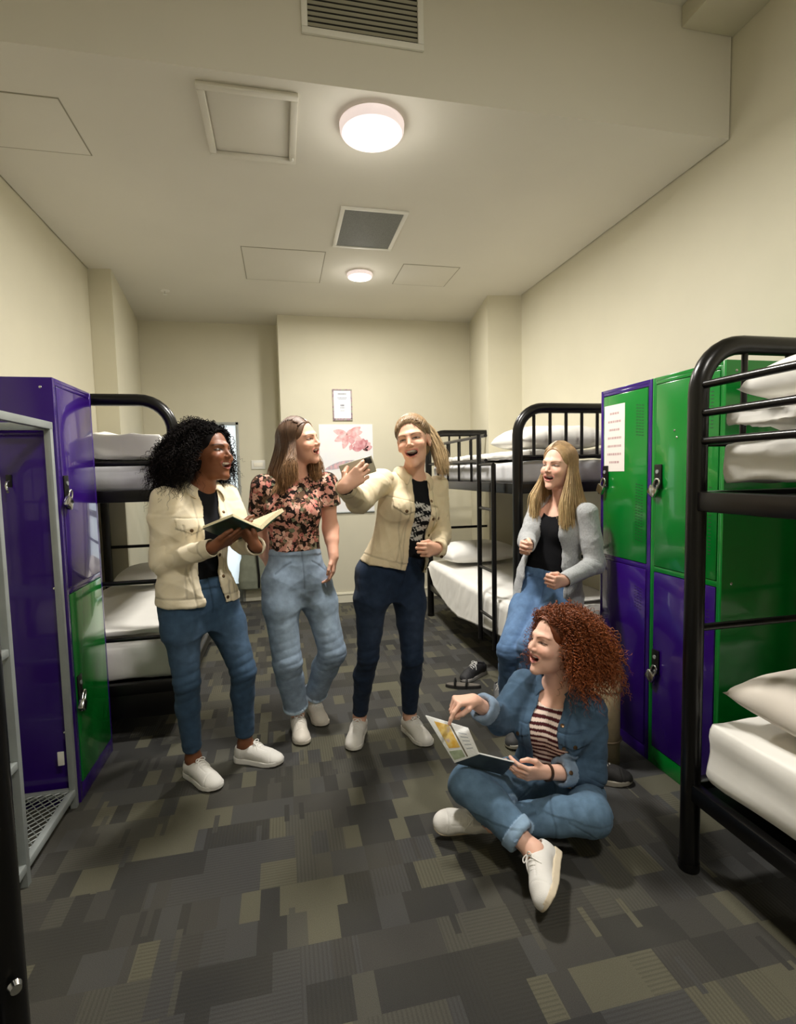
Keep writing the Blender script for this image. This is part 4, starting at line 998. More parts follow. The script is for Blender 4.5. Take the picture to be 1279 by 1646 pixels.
    def tee(s, colour, mat='jersey', inf=0.004, sleeves=None, s0=0.20, scoop=(0.062, 0.060, 0.055), fwd=0.030, dz=0.0, paint=None, amp=0.006, seed=8, flare=0.0, name='shirt', open_chest=None, sr=(0.056, 0.054)):
        J = s.J; T = s.T; P = [T.pt(a, b, c) for a in (s0-0.05, 1.1) for b in (-0.25, 0.25) for c in (-0.2, 0.2)]; P = np.array(P)
        g = Sdf(P.min(0)-0.06, P.max(0)+0.06, 0.0045)
        st = [(a, b+(flare if a < 0.4 else 0), c+(flare if a < 0.4 else 0), d+(flare*0.6 if a < 0.4 else 0)) for a, b, c, d in s.trunk]
        g.add(T.solid(st, inf, s0=s0, s1=1.02), 0.0); s.bust(g, inf)
        for sd, q in (('R', 1), ('L', -1)):
            g.add(CAP(J['neck']-T.up*0.02, T.pt(0.90, q*0.11, -0.012), 0.041, 0.036), 0.035)
            e = J['sh'+sd]+(J['el'+sd]-J['sh'+sd])*(sleeves or 0.02); g.add(CAP(J['sh'+sd] if sleeves else T.pt(0.89, q*0.115, -0.008), e, (sr[0] if sleeves else 0.040)*s.arm, (sr[1] if sleeves else 0.036)*s.arm), 0.03)
            if sleeves:
                d = unit(J['el'+sd]-J['sh'+sd]); g.sub(CYL(e+d*0.0, e+d*0.12, 0.09), 0.002); g.sub(CYL(e-d*0.02, e+d*0.05, sr[1]*s.arm-0.006), 0.002)
        nb = J['neck']; fr = T.f1
        R = np.stack([T.r1, fr, T.up], 1)
        g.sub(ELL(nb+fr*fwd+T.up*(0.012+dz), scoop, R), 0.003)
        return s.garment(name, g, M[mat], colour, amp, seed, 10, aniso=(1, 1, 0.6), paint=paint, smooth=2)
    def jacket(s, colour, mat='twill', inf=0.016, s0=0.14, gap=((0.14, 0.045, -0.03), (0.6, 0.04, -0.012), (0.95, 0.035, 0.0)), r=(0.064, 0.055, 0.049, 0.040), amp=0.034, seed=4, cuff=0.0, flare=0.012, pockets=True, collar=True, paint=None, th=0.010, sleeve_end=0.0, knit=False, band=True, pk_s=0.70):
        J = s.J; T = s.T; P = [T.pt(a, b, c) for a in (s0-0.05, 1.12) for b in (-0.26, 0.26) for c in (-0.2, 0.22)]+[J[k+q]+e for k in ('el', 'wr') for q in 'RL' for e in (V3(0.07, 0.07, 0.07), V3(-0.07, -0.07, -0.07))]; P = np.array(P)
        g = Sdf(P.min(0)-0.02, P.max(0)+0.02, 0.0046)
        st = [(a, b+inf+(flare if a < 0.35 else 0), c+inf+(flare*0.8 if a < 0.35 else 0), d+inf+(flare if a < 0.35 else 0)) for a, b, c, d in s.trunk]
        g.add(T.solid(st, 0.0, s0=s0, s1=1.0), 0.0); s.bust(g, inf-0.004)
        sl = {}
        for sd, q in (('R', 1), ('L', -1)):
            g.add(CAP(J['neck']-T.up*0.03, T.pt(0.90, q*0.115, -0.012), 0.050, 0.048), 0.035)
            wr = J['wr'+sd]; el = J['el'+sd]; e = wr+(el-wr)*sleeve_end; sl[sd] = e
            g.add(CAP(J['sh'+sd], el, r[0], r[1]), 0.026); g.add(CAP(el, e+unit(e-el)*0.03, r[2], r[3]), 0.022)
        g.shell(th)
        gp = np.array(gap)
        arms = [CAP(J['sh'+q]*0.45+J['el'+q]*0.55, J['el'+q], r[1]*1.02)[0] for q in 'RL']+[CAP(J['el'+q], sl[q], r[2], r[3])[0] for q in 'RL']
        slv = lambda x, y, z: np.minimum(np.minimum(arms[0](x, y, z), arms[1](x, y, z)), np.minimum(arms[2](x, y, z), arms[3](x, y, z)))
        def wedge(x, y, z):
            s_, u, v = T.coords(x, y, z); w = np.interp(s_, gp[:, 0], gp[:, 1]); c = np.interp(s_, gp[:, 0], gp[:, 2])
            return np.maximum(np.maximum(np.abs(u-c)-w, 0.02-v), 0.004-slv(x, y, z))
        lo, hi = P.min(0)-0.05, P.max(0)+0.05; g.sub((wedge, lo, hi), 0.004)
        nb = J['neck']; R = np.stack([T.r1, T.f1, T.up], 1); g.sub(ELL(nb+T.f1*0.012+T.up*0.03, (0.066, 0.066, 0.075), R), 0.003)
        for sd in 'RL':
            e, el = sl[sd], J['el'+sd]; d = unit(e-el); g.sub(CYL(e, e+d*0.12, 0.085), 0.002)
        base = V3(colour)
        def stamp(V, n, col):
            d = np.zeros(len(V)); ts, u, v = T.coords(*V.T); dark = np.zeros(len(V)); trunkm = np.ones(len(V))
            for sd in 'RL':
                sh, el, e = J['sh'+sd], J['el'+sd], sl[sd]
                la = lambda a, b: np.linalg.norm(V-a-np.clip(((V-a)@(b-a))/((b-a)@(b-a)), 0, 1)[:, None]*(b-a), axis=1)
                arm = np.minimum(la(sh*0.7+el*0.3, el)-r[0]*1.15, la(el, e)-r[2]*1.2); trunkm *= 1/(1+np.exp(-arm/0.006))
                q = V-el; l = np.linalg.norm(q, axis=1); dr = unit(e-sh); d += 0.006*np.exp(-(l/0.095)**2)*(np.abs(np.sin((q@dr+0.01*np.sin(q@V3(20, 31, 17)))*58))-0.5)
                q = V-sh; l = np.linalg.norm(q, axis=1); ring = np.exp(-((l-0.082)/0.005)**2); d -= 0.002*ring*(not knit)
                tt = (V-el)@unit(e-el); Ls = np.linalg.norm(e-el)
                if cuff:
                    m = (tt > Ls-cuff) & (la(el, e) < 0.08); d += 0.007*m; col[m] = np.minimum(base*1.6+0.12, 0.85)
                elif not knit:
                    m = np.exp(-((tt-Ls+0.045)/0.004)**2)*(la(el, e) < 0.08); d -= 0.002*m; dark += 0.25*m
            fr = (v > 0.02)*trunkm
            if not knit:
                for ln in (np.exp(-((ts-(s0+0.075))/0.007)**2)*trunkm, np.exp(-((ts-(pk_s+0.055))/0.007)**2)*fr*(ts > 0.4)): d -= 0.0022*ln; dark += 0.30*ln
                w = np.interp(ts, gp[:, 0], gp[:, 1]); c = np.interp(ts, gp[:, 0], gp[:, 2])
                for q in (-1, 1):
                    e = (u-c)*q-w; pl = np.exp(-((e-0.034)/0.0035)**2)*fr; d -= 0.0018*pl; dark += 0.28*pl
                    # slanted seams below the pockets
                    uc = c+q*(w+0.058); vs = np.exp(-((u-(uc+q*(0.032-0.10*(pk_s-ts))))/0.0035)**2)*fr*(ts < pk_s)*(ts > s0+0.075); d -= 0.0015*vs; dark += 0.25*vs
                    vs = np.exp(-((u-(uc-q*(0.026-0.06*(pk_s-ts))))/0.0035)**2)*fr*(ts < pk_s)*(ts > s0+0.075); d -= 0.0015*vs; dark += 0.25*vs
                    if pockets:
                        du = np.abs(u-uc); top, bot = pk_s+0.05, pk_s-0.03-0.045*(1-du/0.05)
                        ins = (du < 0.050)*(ts < top)*(ts > bot)*fr; d += 0.005*ins
                        edge = np.exp(-((ts-bot)/0.009)**2)*(du < 0.054)*fr; dark += 0.45*edge*(1-ins)
            else:
                d += 0.0012*np.sin(u*900)*trunkm
                rib = np.exp(-((ts-(s0+0.05))/0.006)**2)*trunkm; d -= 0.002*rib
            col = col*(1-np.clip(dark, 0, 0.6)[:, None])
            return d, col
        o = s.garment('cardigan' if knit else 'jacket', g, M[mat], colour, amp, seed, 12, stamp=stamp, smooth=1, paint=paint)
        s.gap = gp; s.jk = o
        if collar:
            s.cast(o, T.pt(0.5, 0, 0.3), -T.f0); bv = s._b[1]; K = 41; rows = []
            for i in range(K):
                a = math.radians(-143+286*i/(K-1)); sn, cs = math.sin(a), math.cos(a); fr_ = max(0, -cs); e1 = abs(a)/math.radians(143)
                rad = T.r1*sn-T.f1*cs
                p0 = nb+T.r1*sn*0.062-T.f1*cs*(0.062 if cs > 0 else 0.068)+T.up*(0.030-0.055*fr_**1.3)
                L = 0.050+0.022*e1**4
                tgt = p0+(rad*0.75-T.up*0.75)*L*(1-0.25*fr_)+T.r1*sn*0.012*fr_
                w = bv.find_nearest(Vector(tgt-s.base)); p3 = np.array(w[0])+np.array(w[1])*0.007+s.base
                p1 = p0+T.up*0.008+rad*0.008; p2 = p1*0.5+p3*0.5+rad*0.010+T.up*0.006
                rows.append([p0-T.up*0.012, p0, p1, p1*0.45+p2*0.55+T.up*0.003, p2, p2*0.5+p3*0.5+rad*0.003, p3])
            A_ = np.array(rows); 
            for _ in range(2): A_[1:-1] = (A_[:-2]+2*A_[1:-1]+A_[2:])/4
            m_ = A_.shape[1]; ix = np.arange(K*m_).reshape(K, m_); q_ = np.stack([ix[:-1, :-1], ix[1:, :-1], ix[1:, 1:], ix[:-1, 1:]], -1).reshape(-1, 4)
            cc = mesh_np('collar', A_.reshape(-1, 3)-s.base, q_, M[mat], o, True, col=np.tile(base*0.97, (K*m_, 1))); md = cc.modifiers.new('thick', 'SOLIDIFY'); md.thickness = 0.005; md.offset = 0
            sb = cc.modifiers.new('round', 'SUBSURF'); sb.levels = 1; sb.render_levels = 1
        if not knit:
            # buttons down the front edge and on the pocket flaps
            def button(sv, uv):
                b, f_ = T.pt(sv, uv, 0.30), -T.f1 if sv > 0.4 else -T.f0
                hit = s.cast(o, b, f_)
                if hit is None: return
                p, nn = hit; mb = MB(); mb.tube([p-nn*0.002, p+nn*0.0025, p+nn*0.0035], [0.0078, 0.0078, 0.005], 12)
                mb.build('button', M['brass'], o, True)
            for sv in np.linspace(s0+0.05, 0.80, 5):
                w = np.interp(sv, gp[:, 0], gp[:, 1]); c = np.interp(sv, gp[:, 0], gp[:, 2]); button(sv, c-(w+0.016))
            if pockets:
                for q in (-1, 1):
                    w = np.interp(pk_s, gp[:, 0], gp[:, 1]); c = np.interp(pk_s, gp[:, 0], gp[:, 2]); button(pk_s-0.045, c+q*(w+0.058))
        return o
    def cast(s, o, start, d):
        from mathutils.bvhtree import BVHTree
        if not hasattr(s, '_b') or s._b[0] != o.name:
            me = o.data; s._b = (o.name, BVHTree.FromPolygons([v.co[:] for v in me.vertices], [p.vertices[:] for p in me.polygons]))
        r = s._b[1].ray_cast(Vector(start-s.base), Vector(d))
        return None if r[0] is None else (r[0], r[1])
# ------------------------------------------------------------------ hair
def strands(name, P, R, mat, parent, base, col, sides=4):
    """P (S,K,3) paths, R (S,K) radii, col (S,K,3)"""
    S, K, _ = P.shape; T_ = np.gradient(P, axis=1); T_ /= np.linalg.norm(T_, axis=2, keepdims=True)+1e-9
    ref = np.where(np.abs(T_[..., 2:3]) < 0.8, V3(0, 0, 1), V3(1, 0, 0)); A = np.cross(T_, ref); A /= np.linalg.norm(A, axis=2, keepdims=True)+1e-9; B = np.cross(T_, A)
    an = np.arange(sides)*2*PI/sides
    V = P[:, :, None, :]+R[:, :, None, None]*(A[:, :, None, :]*np.cos(an)[:, None]+B[:, :, None, :]*np.sin(an)[:, None])
    idx = np.arange(S*K*sides).reshape(S, K, sides); nx = np.roll(idx, -1, 2)
    F = np.stack([idx[:, :-1], nx[:, :-1], nx[:, 1:], idx[:, 1:]], -1).reshape(-1, 4)
    C = np.repeat(col[:, :, None, :], sides, 2).reshape(-1, 3)
    return mesh_np(name, V.reshape(-1, 3)-base, F, mat, parent, True, col=C)
def smooth_paths(G, K):
    """resample guide polylines (S,m,3) to K points with smoothing"""
    m = G.shape[1]; t = np.linspace(0, m-1, K); i = np.clip(t.astype(int), 0, m-2); f = (t-i)[None, :, None]
    P = G[:, i]*(1-f)+G[:, i+1]*f
    for _ in range(3): P[:, 1:-1] = (P[:, :-2]+2*P[:, 1:-1]+P[:, 2:])/4
    return P
def scalp(h, az, el, r=1.0):
    """point on the skull; az 0 = face, 90 = the person's right, el from the equator"""
    d = np.stack([np.cos(el)*np.sin(az), np.cos(el)*np.cos(az), np.sin(el)], -1)
    L = d*V3(0.076, 0.096, 0.088)*r+V3(0, -0.014, 0.034)
    return L
# joints of the five women, metres
J = {
  'reader': {'head': (-0.313, 2.5, 1.506), 'chin': (-0.285, 2.44, 1.395), 'crown': (-0.343, 2.5, 1.645), 'neck': (-0.362, 2.53, 1.348), 'chest': (-0.385, 2.5, 1.167), 'waist': (-0.402, 2.5, 0.97), 'shR': (-0.49, 2.42, 1.298), 'elR': (-0.518, 2.42, 1.038), 'wrR': (-0.287, 2.27, 1.109), 'haR': (-0.173, 2.18, 1.16), 'shL': (-0.262, 2.6, 1.308), 'elL': (-0.181, 2.52, 1.092), 'wrL': (-0.117, 2.28, 1.104), 'haL': (-0.14, 2.22, 1.138), 'hipR': (-0.458, 2.45, 0.838), 'knR': (-0.443, 2.43, 0.495), 'anR': (-0.451, 2.517, 0.095), 'heR': (-0.491, 2.562, 0), 'toR': (-0.325, 2.374, 0), 'hipL': (-0.309, 2.56, 0.805), 'knL': (-0.21, 2.52, 0.48), 'anL': (-0.223, 2.6, 0.095), 'heL': (-0.278, 2.623, 0), 'toL': (-0.048, 2.525, 0)},
  'floral': {'head': (0.101, 2.82, 1.579), 'chin': (0.127, 2.77, 1.46), 'crown': (0.086, 2.82, 1.695), 'neck': (0.07, 2.86, 1.394), 'chest': (0.051, 2.83, 1.231), 'waist': (0.056, 2.83, 1.022), 'shR': (-0.092, 2.83, 1.34), 'elR': (-0.129, 2.93, 1.059), 'wrR': (-0.062, 3, 0.858), 'haR': (-0.031, 3, 0.785), 'shL': (0.23, 2.86, 1.344), 'elL': (0.251, 2.88, 1.108), 'wrL': (0.256, 2.8, 0.958), 'haL': (0.245, 2.78, 0.895), 'hipR': (-0.035, 2.8, 0.843), 'knR': (-0.006, 2.75, 0.423), 'anR': (0.037, 2.858, 0.095), 'heR': (0.03, 2.917, 0), 'toR': (0.059, 2.669, 0), 'hipL': (0.152, 2.86, 0.818), 'knL': (0.233, 2.8, 0.439), 'anL': (0.135, 3.033, 0.095), 'heL': (0.122, 3.092, 0), 'toL': (0.175, 2.847, -0)},
  'phone': {'head': (0.639, 2.53, 1.556), 'chin': (0.584, 2.47, 1.434), 'crown': (0.654, 2.53, 1.692), 'neck': (0.645, 2.57, 1.378), 'chest': (0.598, 2.55, 1.197), 'waist': (0.556, 2.55, 0.995), 'shR': (0.473, 2.5, 1.362), 'elR': (0.321, 2.28, 1.278), 'wrR': (0.243, 2.08, 1.35), 'haR': (0.259, 2.12, 1.416), 'shL': (0.774, 2.59, 1.321), 'elL': (0.787, 2.58, 1.069), 'wrL': (0.712, 2.4, 1.033), 'haL': (0.662, 2.33, 1.051), 'hipR': (0.422, 2.52, 0.899), 'knR': (0.388, 2.53, 0.502), 'anR': (0.361, 2.725, 0.095), 'heR': (0.382, 2.782, 0), 'toR': (0.294, 2.547, 0), 'hipL': (0.613, 2.6, 0.862), 'knL': (0.614, 2.53, 0.461), 'anL': (0.625, 2.672, 0.095), 'heL': (0.607, 2.73, 0), 'toL': (0.682, 2.491, 0)},
  'cardigan': {'head': (1.465, 2.6, 1.42), 'chin': (1.404, 2.55, 1.289), 'crown': (1.49, 2.6, 1.56), 'neck': (1.525, 2.64, 1.241), 'chest': (1.489, 2.63, 1.071), 'waist': (1.433, 2.63, 0.884), 'shR': (1.422, 2.73, 1.213), 'elR': (1.291, 2.62, 1.02), 'wrR': (1.192, 2.42, 1.02), 'haR': (1.14, 2.38, 1.028), 'shL': (1.539, 2.450, 1.168), 'elL': (1.569, 2.420, 0.910), 'wrL': (1.340, 2.330, 0.848), 'haL': (1.303, 2.36, 0.835), 'hipR': (1.356, 2.7, 0.699), 'knR': (1.124, 2.5, 0.461), 'anR': (1.204, 2.689, 0.095), 'heR': (1.251, 2.727, 0), 'toR': (1.057, 2.569, 0), 'hipL': (1.48, 2.58, 0.693), 'knL': (1.194, 2.4, 0.507), 'anL': (1.217, 2.482, 0.095), 'heL': (1.266, 2.517, 0), 'toL': (1.063, 2.371, 0)},
  'ginger': {'head': (1.035, 1.86, 0.717), 'chin': (0.963, 1.82, 0.624), 'crown': (1.087, 1.88, 0.844), 'neck': (1.069, 1.9, 0.52), 'chest': (1.027, 1.87, 0.375), 'waist': (1.038, 1.88, 0.238), 'shR': (0.959, 1.98, 0.508), 'elR': (0.813, 1.9, 0.406), 'wrR': (0.664, 1.8, 0.548), 'haR': (0.593, 1.78, 0.598), 'shL': (1.143, 1.79, 0.461), 'elL': (1.143, 1.77, 0.212), 'wrL': (0.914, 1.72, 0.279), 'haL': (0.835, 1.7, 0.312), 'hipR': (0.985, 1.95, 0.091), 'knR': (0.633, 1.78, 0.236), 'anR': (0.785, 1.55, 0.115), 'heR': (0.85, 1.56, 0.08), 'toR': (0.74, 1.40, 0.08), 'hipL': (1.131, 1.87, 0.079), 'knL': (1.029, 1.6, 0.167), 'anL': (0.72, 1.755, 0.095), 'heL': (0.745, 1.79, 0.06), 'toL': (0.62, 1.82, 0.06)},
}
V3 = lambda *a: np.array(a if len(a) > 1 else a[0], float)
BK = dict(A=V3(-0.325, 2.285, 1.189), B=V3(-0.196, 2.19, 1.242), C=V3(-0.091, 2.275, 1.177), D=V3(-0.22, 2.37, 1.123), E=V3(0.002, 2.40, 1.244), F=V3(-0.127, 2.495, 1.19))
MG = dict(S1=V3(0.577, 1.760, 0.342), S2=V3(0.648, 1.700, 0.397), O1=V3(0.497, 1.860, 0.484), O2=V3(0.643, 1.800, 0.445), R1=V3(0.768, 1.770, 0.263), R2=V3(0.786, 1.710, 0.340))
SH = dict(Rh=V3(0.885, 1.57, 0.072), Rt=V3(0.745, 1.372, 0.068), Ru=V3(-0.80, 0.30, 0.50), Lh=V3(0.765, 1.80, 0.050), Lt=V3(0.60, 1.845, 0.050), Lu=V3(0.10, -0.75, 0.62))
for d_ in J.values():
    for k_ in list(d_): d_[k_] = V3(d_[k_])
TH = math.radians
def by_thumb(f, t, right):
    f = unit(f); t = unit(V3(t)-f*(V3(t)@f)); return np.cross(t, f) if right else np.cross(f, t)

# sneakers: one master, copied for every foot
def sneaker_meshes():
    def C(a, b, r0, r1=None, ax=None, fl=1): return CAP(a, b, r0, r1, ax, fl)
    SY = np.linspace(-0.001, 0.2545, 120); SW = np.interp(SY, [0.0, 0.03, 0.08, 0.13, 0.185, 0.225, 0.25], [0.030, 0.034, 0.033, 0.039, 0.047, 0.043, 0.036])
    for _ in range(60): SW[1:-1] = (SW[:-2]+2*SW[1:-1]+SW[2:])/4
    SW = SW*np.sqrt(np.clip(1-np.clip((SY-0.212)/0.0425, 0, 1)**2.4, 0, 1))*np.sqrt(np.clip(1-np.clip((0.03-SY)/0.031, 0, 1)**2.4, 0, 1))+0.001
    out = {}
    g = Sdf((-0.07, -0.02, -0.01), (0.07, 0.275, 0.05), 0.003)
    def sole(x, y, z):
        w = np.interp(y, SY, SW); c = np.interp(y, [0, 0.1, 0.18, 0.255], [0, 0.001, 0.003, -0.004])
        d = np.maximum(np.abs(x-c)-w, np.maximum(-0.001-y, y-0.254))
        top = np.interp(y, [0, 0.12, 0.25], [0.031, 0.026, 0.030]); bot = np.interp(y, [0, 0.16, 0.25], [0.0, 0.0, 0.010])
        return np.maximum(np.maximum(d, z-top), bot-z)*0.9
    g.add((sole, V3(-0.06, -0.01, -0.01), V3(0.06, 0.27, 0.04)), 0.0); V, F = g.mesh(); V = relax(V, F, 3, 0.5); n = vnormals(V, F)
    out['sole'] = (V, F)
    g = Sdf((-0.075, -0.03, -0.005), (0.075, 0.28, 0.14), 0.003)
    g.add(ELL((0, 0.045, 0.045), (0.036, 0.043, 0.050)), 0.0); g.add(C((0, 0.05, 0.062), (0.001, 0.105, 0.058), 0.034, 0.036), 0.02)
    g.add(C((0.001, 0.10, 0.055), (0.003, 0.180, 0.034), 0.039, 0.042), 0.02); g.add(ELL((0.001, 0.200, 0.026), (0.044, 0.050, 0.033)), 0.015); g.add(ELL((-0.002, 0.222, 0.022), (0.034, 0.031, 0.026)), 0.012)
    g.add(C((0, 0.118, 0.088), (0, 0.10, 0.108), 0.021, 0.018, V3(0, 0.8, 0.5), 0.35), 0.008)
    g.sub(CYL((0, 0.050, 0.040), (0, 0.040, 0.16), 0.030), 0.006); g.sub(C((0, 0.055, 0.115), (0, 0.10, 0.125), 0.034), 0.008)
    g.keep(lambda x, y, z: 0.018-z+0*x+0*y)
    V, F = g.mesh(); V = relax(V, F, 2, 0.5); n = vnormals(V, F)
    x, y, z = V.T; d = np.zeros(len(V))
    cap_ = np.exp(-(((y-0.198-3.0*x*x*4*0.3)/0.003))**2)*(z < 0.075)*(z > 0.025); d -= 0.0014*cap_
    eye = np.exp(-((np.abs(x)-0.018)/0.0025)**2)*((y > 0.10) & (y < 0.185)); d -= 0.0012*eye
    heel = np.exp(-((y-0.045-0.2*(z-0.03))/0.0025)**2)*(z > 0.03); d -= 0.0010*heel
    out['upper'] = (V+n*d[:, None], F)
    mb = []
    for i in range(6):
        yy = 0.108+i*0.0145; zz_ = 0.0985-i*0.0066
        a = [(-0.019, yy, zz_-0.006), (-0.010, yy+0.003, zz_+0.001), (0, yy+0.005, zz_+0.003), (0.010, yy+0.007, zz_+0.001), (0.019, yy+0.009, zz_-0.008)]
        mb.append(a); mb.append([(-p[0], p[1], p[2]+0.001) for p in a])
    for q in (-1, 1):
        mb.append([(0, 0.106, 0.104), (q*0.014, 0.110, 0.112), (q*0.026, 0.118, 0.106), (q*0.022, 0.126, 0.096), (q*0.006, 0.112, 0.102)])
        mb.append([(0, 0.106, 0.104), (q*0.012, 0.120, 0.100), (q*0.026, 0.134, 0.084), (q*0.034, 0.140, 0.066)])
    out['laces'] = mb
    return out
SNK = sneaker_meshes()
def sneaker(parent, base, heel, toe, up, upper=(0.76, 0.73, 0.67), sole=(0.80, 0.77, 0.70), lace=(0.80, 0.78, 0.74), name='shoe', s=1.0, mirror=1):
    f = unit(V3(toe)-V3(heel)); u = unit(V3(up)-f*(V3(up)@f)); r = np.cross(f, u)
    key = (upper, sole, lace)
    if key not in SNK.setdefault('made', {}):
        SNK['made'][key] = None
    Mw = Matrix(((r[0]*s, f[0]*s, u[0]*s, heel[0]-base[0]), (r[1]*s, f[1]*s, u[1]*s, heel[1]-base[1]), (r[2]*s, f[2]*s, u[2]*s, heel[2]-base[2]), (0, 0, 0, 1)))
    got = SNK['made'][key]
    if got is None:
        V, F = SNK['upper']; o = mesh_np(name, V, F, M['canvas'], None, True, col=np.tile(V3(upper), (len(V), 1)))
        V2, F2 = SNK['sole']; c2 = np.tile(V3(sole), (len(V2), 1)); c2[V2[:, 2] < 0.005] *= 0.72
        so = mesh_np('sole', V2, F2, M['canvas'], o, True, col=c2)
        mb = MB()
        for p in SNK['laces']: mb.tube(smooth_paths(np.array([p], float), 10)[0], 0.0021, 6)
        la = mb.build('laces', simple('shoe_lace', lace, 0.8), o, True)
        SNK['made'][key] = (o, so, la)
    else:
        o, so, la = got; o = o.copy(); COL.objects.link(o); o['k'] = 0; del o['k']
        for c_ in (so, la): q_ = c_.copy(); COL.objects.link(q_); q_.parent = o
    o.parent = parent; o.matrix_parent_inverse = Matrix(); o.matrix_basis = Mw
    return o
def shoes(p, **kw):
    for sd in 'RL': sneaker(p.root, p.base, p.J['he'+sd], p.J['to'+sd], (0, 0, 1), **kw)
UPV = V3(0, 0, 1)

# ------------------------------------------------------------------ hair builders
def vcol(n, K, root, tip, var=0.18, start=0.35, rng=None):
    t = np.clip((np.linspace(0, 1, K)-start)/(1-start), 0, 1)[None, :, None]; c = V3(root)*(1-t)+V3(tip)*t
    return np.clip(c*(1+(rng.random((n, 1, 1))-0.5)*2*var), 0, 1)
def hair_cap(p, colour, r=1.07, name='hair', mat='hair', open_=1.0):
    h = p.head; g = Sdf(h.c-0.16, h.c+0.18, 0.0045)
    g.add(h.E((0, -0.014, 0.034), (0.073*r+0.001, 0.093*r, 0.084*r)), 0.0); g.add(h.E((0, -0.035, -0.02), (0.066*r, 0.066*r, 0.07*r)), 0.02)
    g.sub(h.E((0, 0.100, -0.035), (0.064*open_, 0.080*open_, 0.115*open_**0.5)), 0.006); g.sub(h.E((0, 0.045, -0.105), (0.062, 0.085, 0.085)), 0.006)
    for q in (-1, 1): g.sub(h.E((q*0.075, 0.004, -0.015), (0.022, 0.024, 0.036)), 0.004)
    V, F = g.mesh(); V = relax(V, F, 1)
    return p.emit(name, V, F, M[mat], np.tile(V3(colour), (len(V), 1)))
def straight_hair(p, cap, n, length, root, tip, part=0.0, seed=1, fwd=0.05, spread=0.03, behind=None, start=0.35, front_len=None, wave=0.004, rmax=0.0032, ybias=0.0):
    h = p.head; rng = np.random.default_rng(seed); K = 34; P = np.zeros((n, K, 3)); k1 = 12
    q = np.where(rng.random(n) < 0.5, -1.0, 1.0); y0 = np.where(rng.random(n) < 0.22, rng.uniform(0.6, 1.02, n), rng.uniform(-1, 1, n))       # 1 front .. -1 back along the parting
    lay = rng.uniform(0.985, 1.10, n)
    th0 = 0.0+rng.random(n)*0.15; th1 = PI/2+0.25
    for i in range(k1):
        u = i/(k1-1); th = th0+(th1-th0)*u
        ys = np.where(y0 > 0, y0*0.078*(1-0.40*u), y0*0.088)
        ysk = np.sqrt(np.clip(1-(ys/0.094)**2, 0.08, 1))
        x = q*np.sin(th)*0.077*lay*(ysk*0.75+0.25)+part*(1-u); z = 0.032+np.cos(th)*0.088*lay*ysk; y = ys-0.014-0.010*u*(y0 > 0.3)
        back = np.clip(-y0-0.55, 0, 0.45)/0.45; x = x*(1-0.55*back*u); y = y-0.030*back*u-0.004*back
        P[:, i] = h.c+(np.stack([x, y, z], 1)*h.s)@h.R.T
    E0 = P[:, k1-1]; f = p.T.f1; r = p.T.r1
    L = length*(0.88+0.18*rng.random(n)); Lf = (front_len or length)*(0.88+0.18*rng.random(n)); L = np.where(y0 > 0.1, Lf, L)
    front = np.clip((y0+0.15)/0.5, 0, 1)
    off = f[None]*((fwd*front-0.020*(1-front))[:, None])+r[None]*(q*(spread*(0.4+rng.random(n))))[:, None]
    jit = rng.normal(size=(n, 3))*0.010
    ph = rng.random(n)*6.28
    for i in range(k1, K):
        u = (i-k1+1)/(K-k1); e = u**0.8
        w = wave*np.sin(u*9+ph)*u
        P[:, i] = E0-UPV*(L*u)[:, None]+off*(min(1, u*1.5)**1.5)+jit*u+r[None]*w[:, None]
    # keep the hair outside neck and shoulders
    for i in range(k1-2, K):
        X = P[:, i]; s_, u_, v_ = p.T.coords(*X.T); A = np.interp(s_, [0.5, 0.8, 0.9, 0.97, 1.05, 1.3], [0.165, 0.168, 0.145, 0.085, 0.066, 0.062]); B = np.interp(s_, [0.5, 0.66, 0.8, 0.9, 1.0, 1.3], [0.145, 0.148, 0.128, 0.100, 0.066, 0.062])
        m = np.sqrt((u_/A)**2+(v_/B)**2); k_ = np.clip(1/np.maximum(m, 0.2), 1, 1.6); k_ = np.where(s_ < 1.12, k_, 1)
        P[:, i] = X+((r[None]*u_[:, None]+f[None]*v_[:, None])*(k_-1)[:, None])
    for _ in range(3): P[:, 1:-1] = (P[:, :-2]+2*P[:, 1:-1]+P[:, 2:])/4
    R = np.interp(np.linspace(0, 1, K), [0, 0.2, 0.75, 1], [0.8, 1, 0.9, 0.35])[None]*rmax*(0.7+0.6*rng.random((n, 1)))
    o = strands('hair_strands', P, R, M['hair'], cap, p.base, vcol(n, K, root, tip, 0.20, start, rng), 3); o.matrix_parent_inverse = Matrix()
    return o
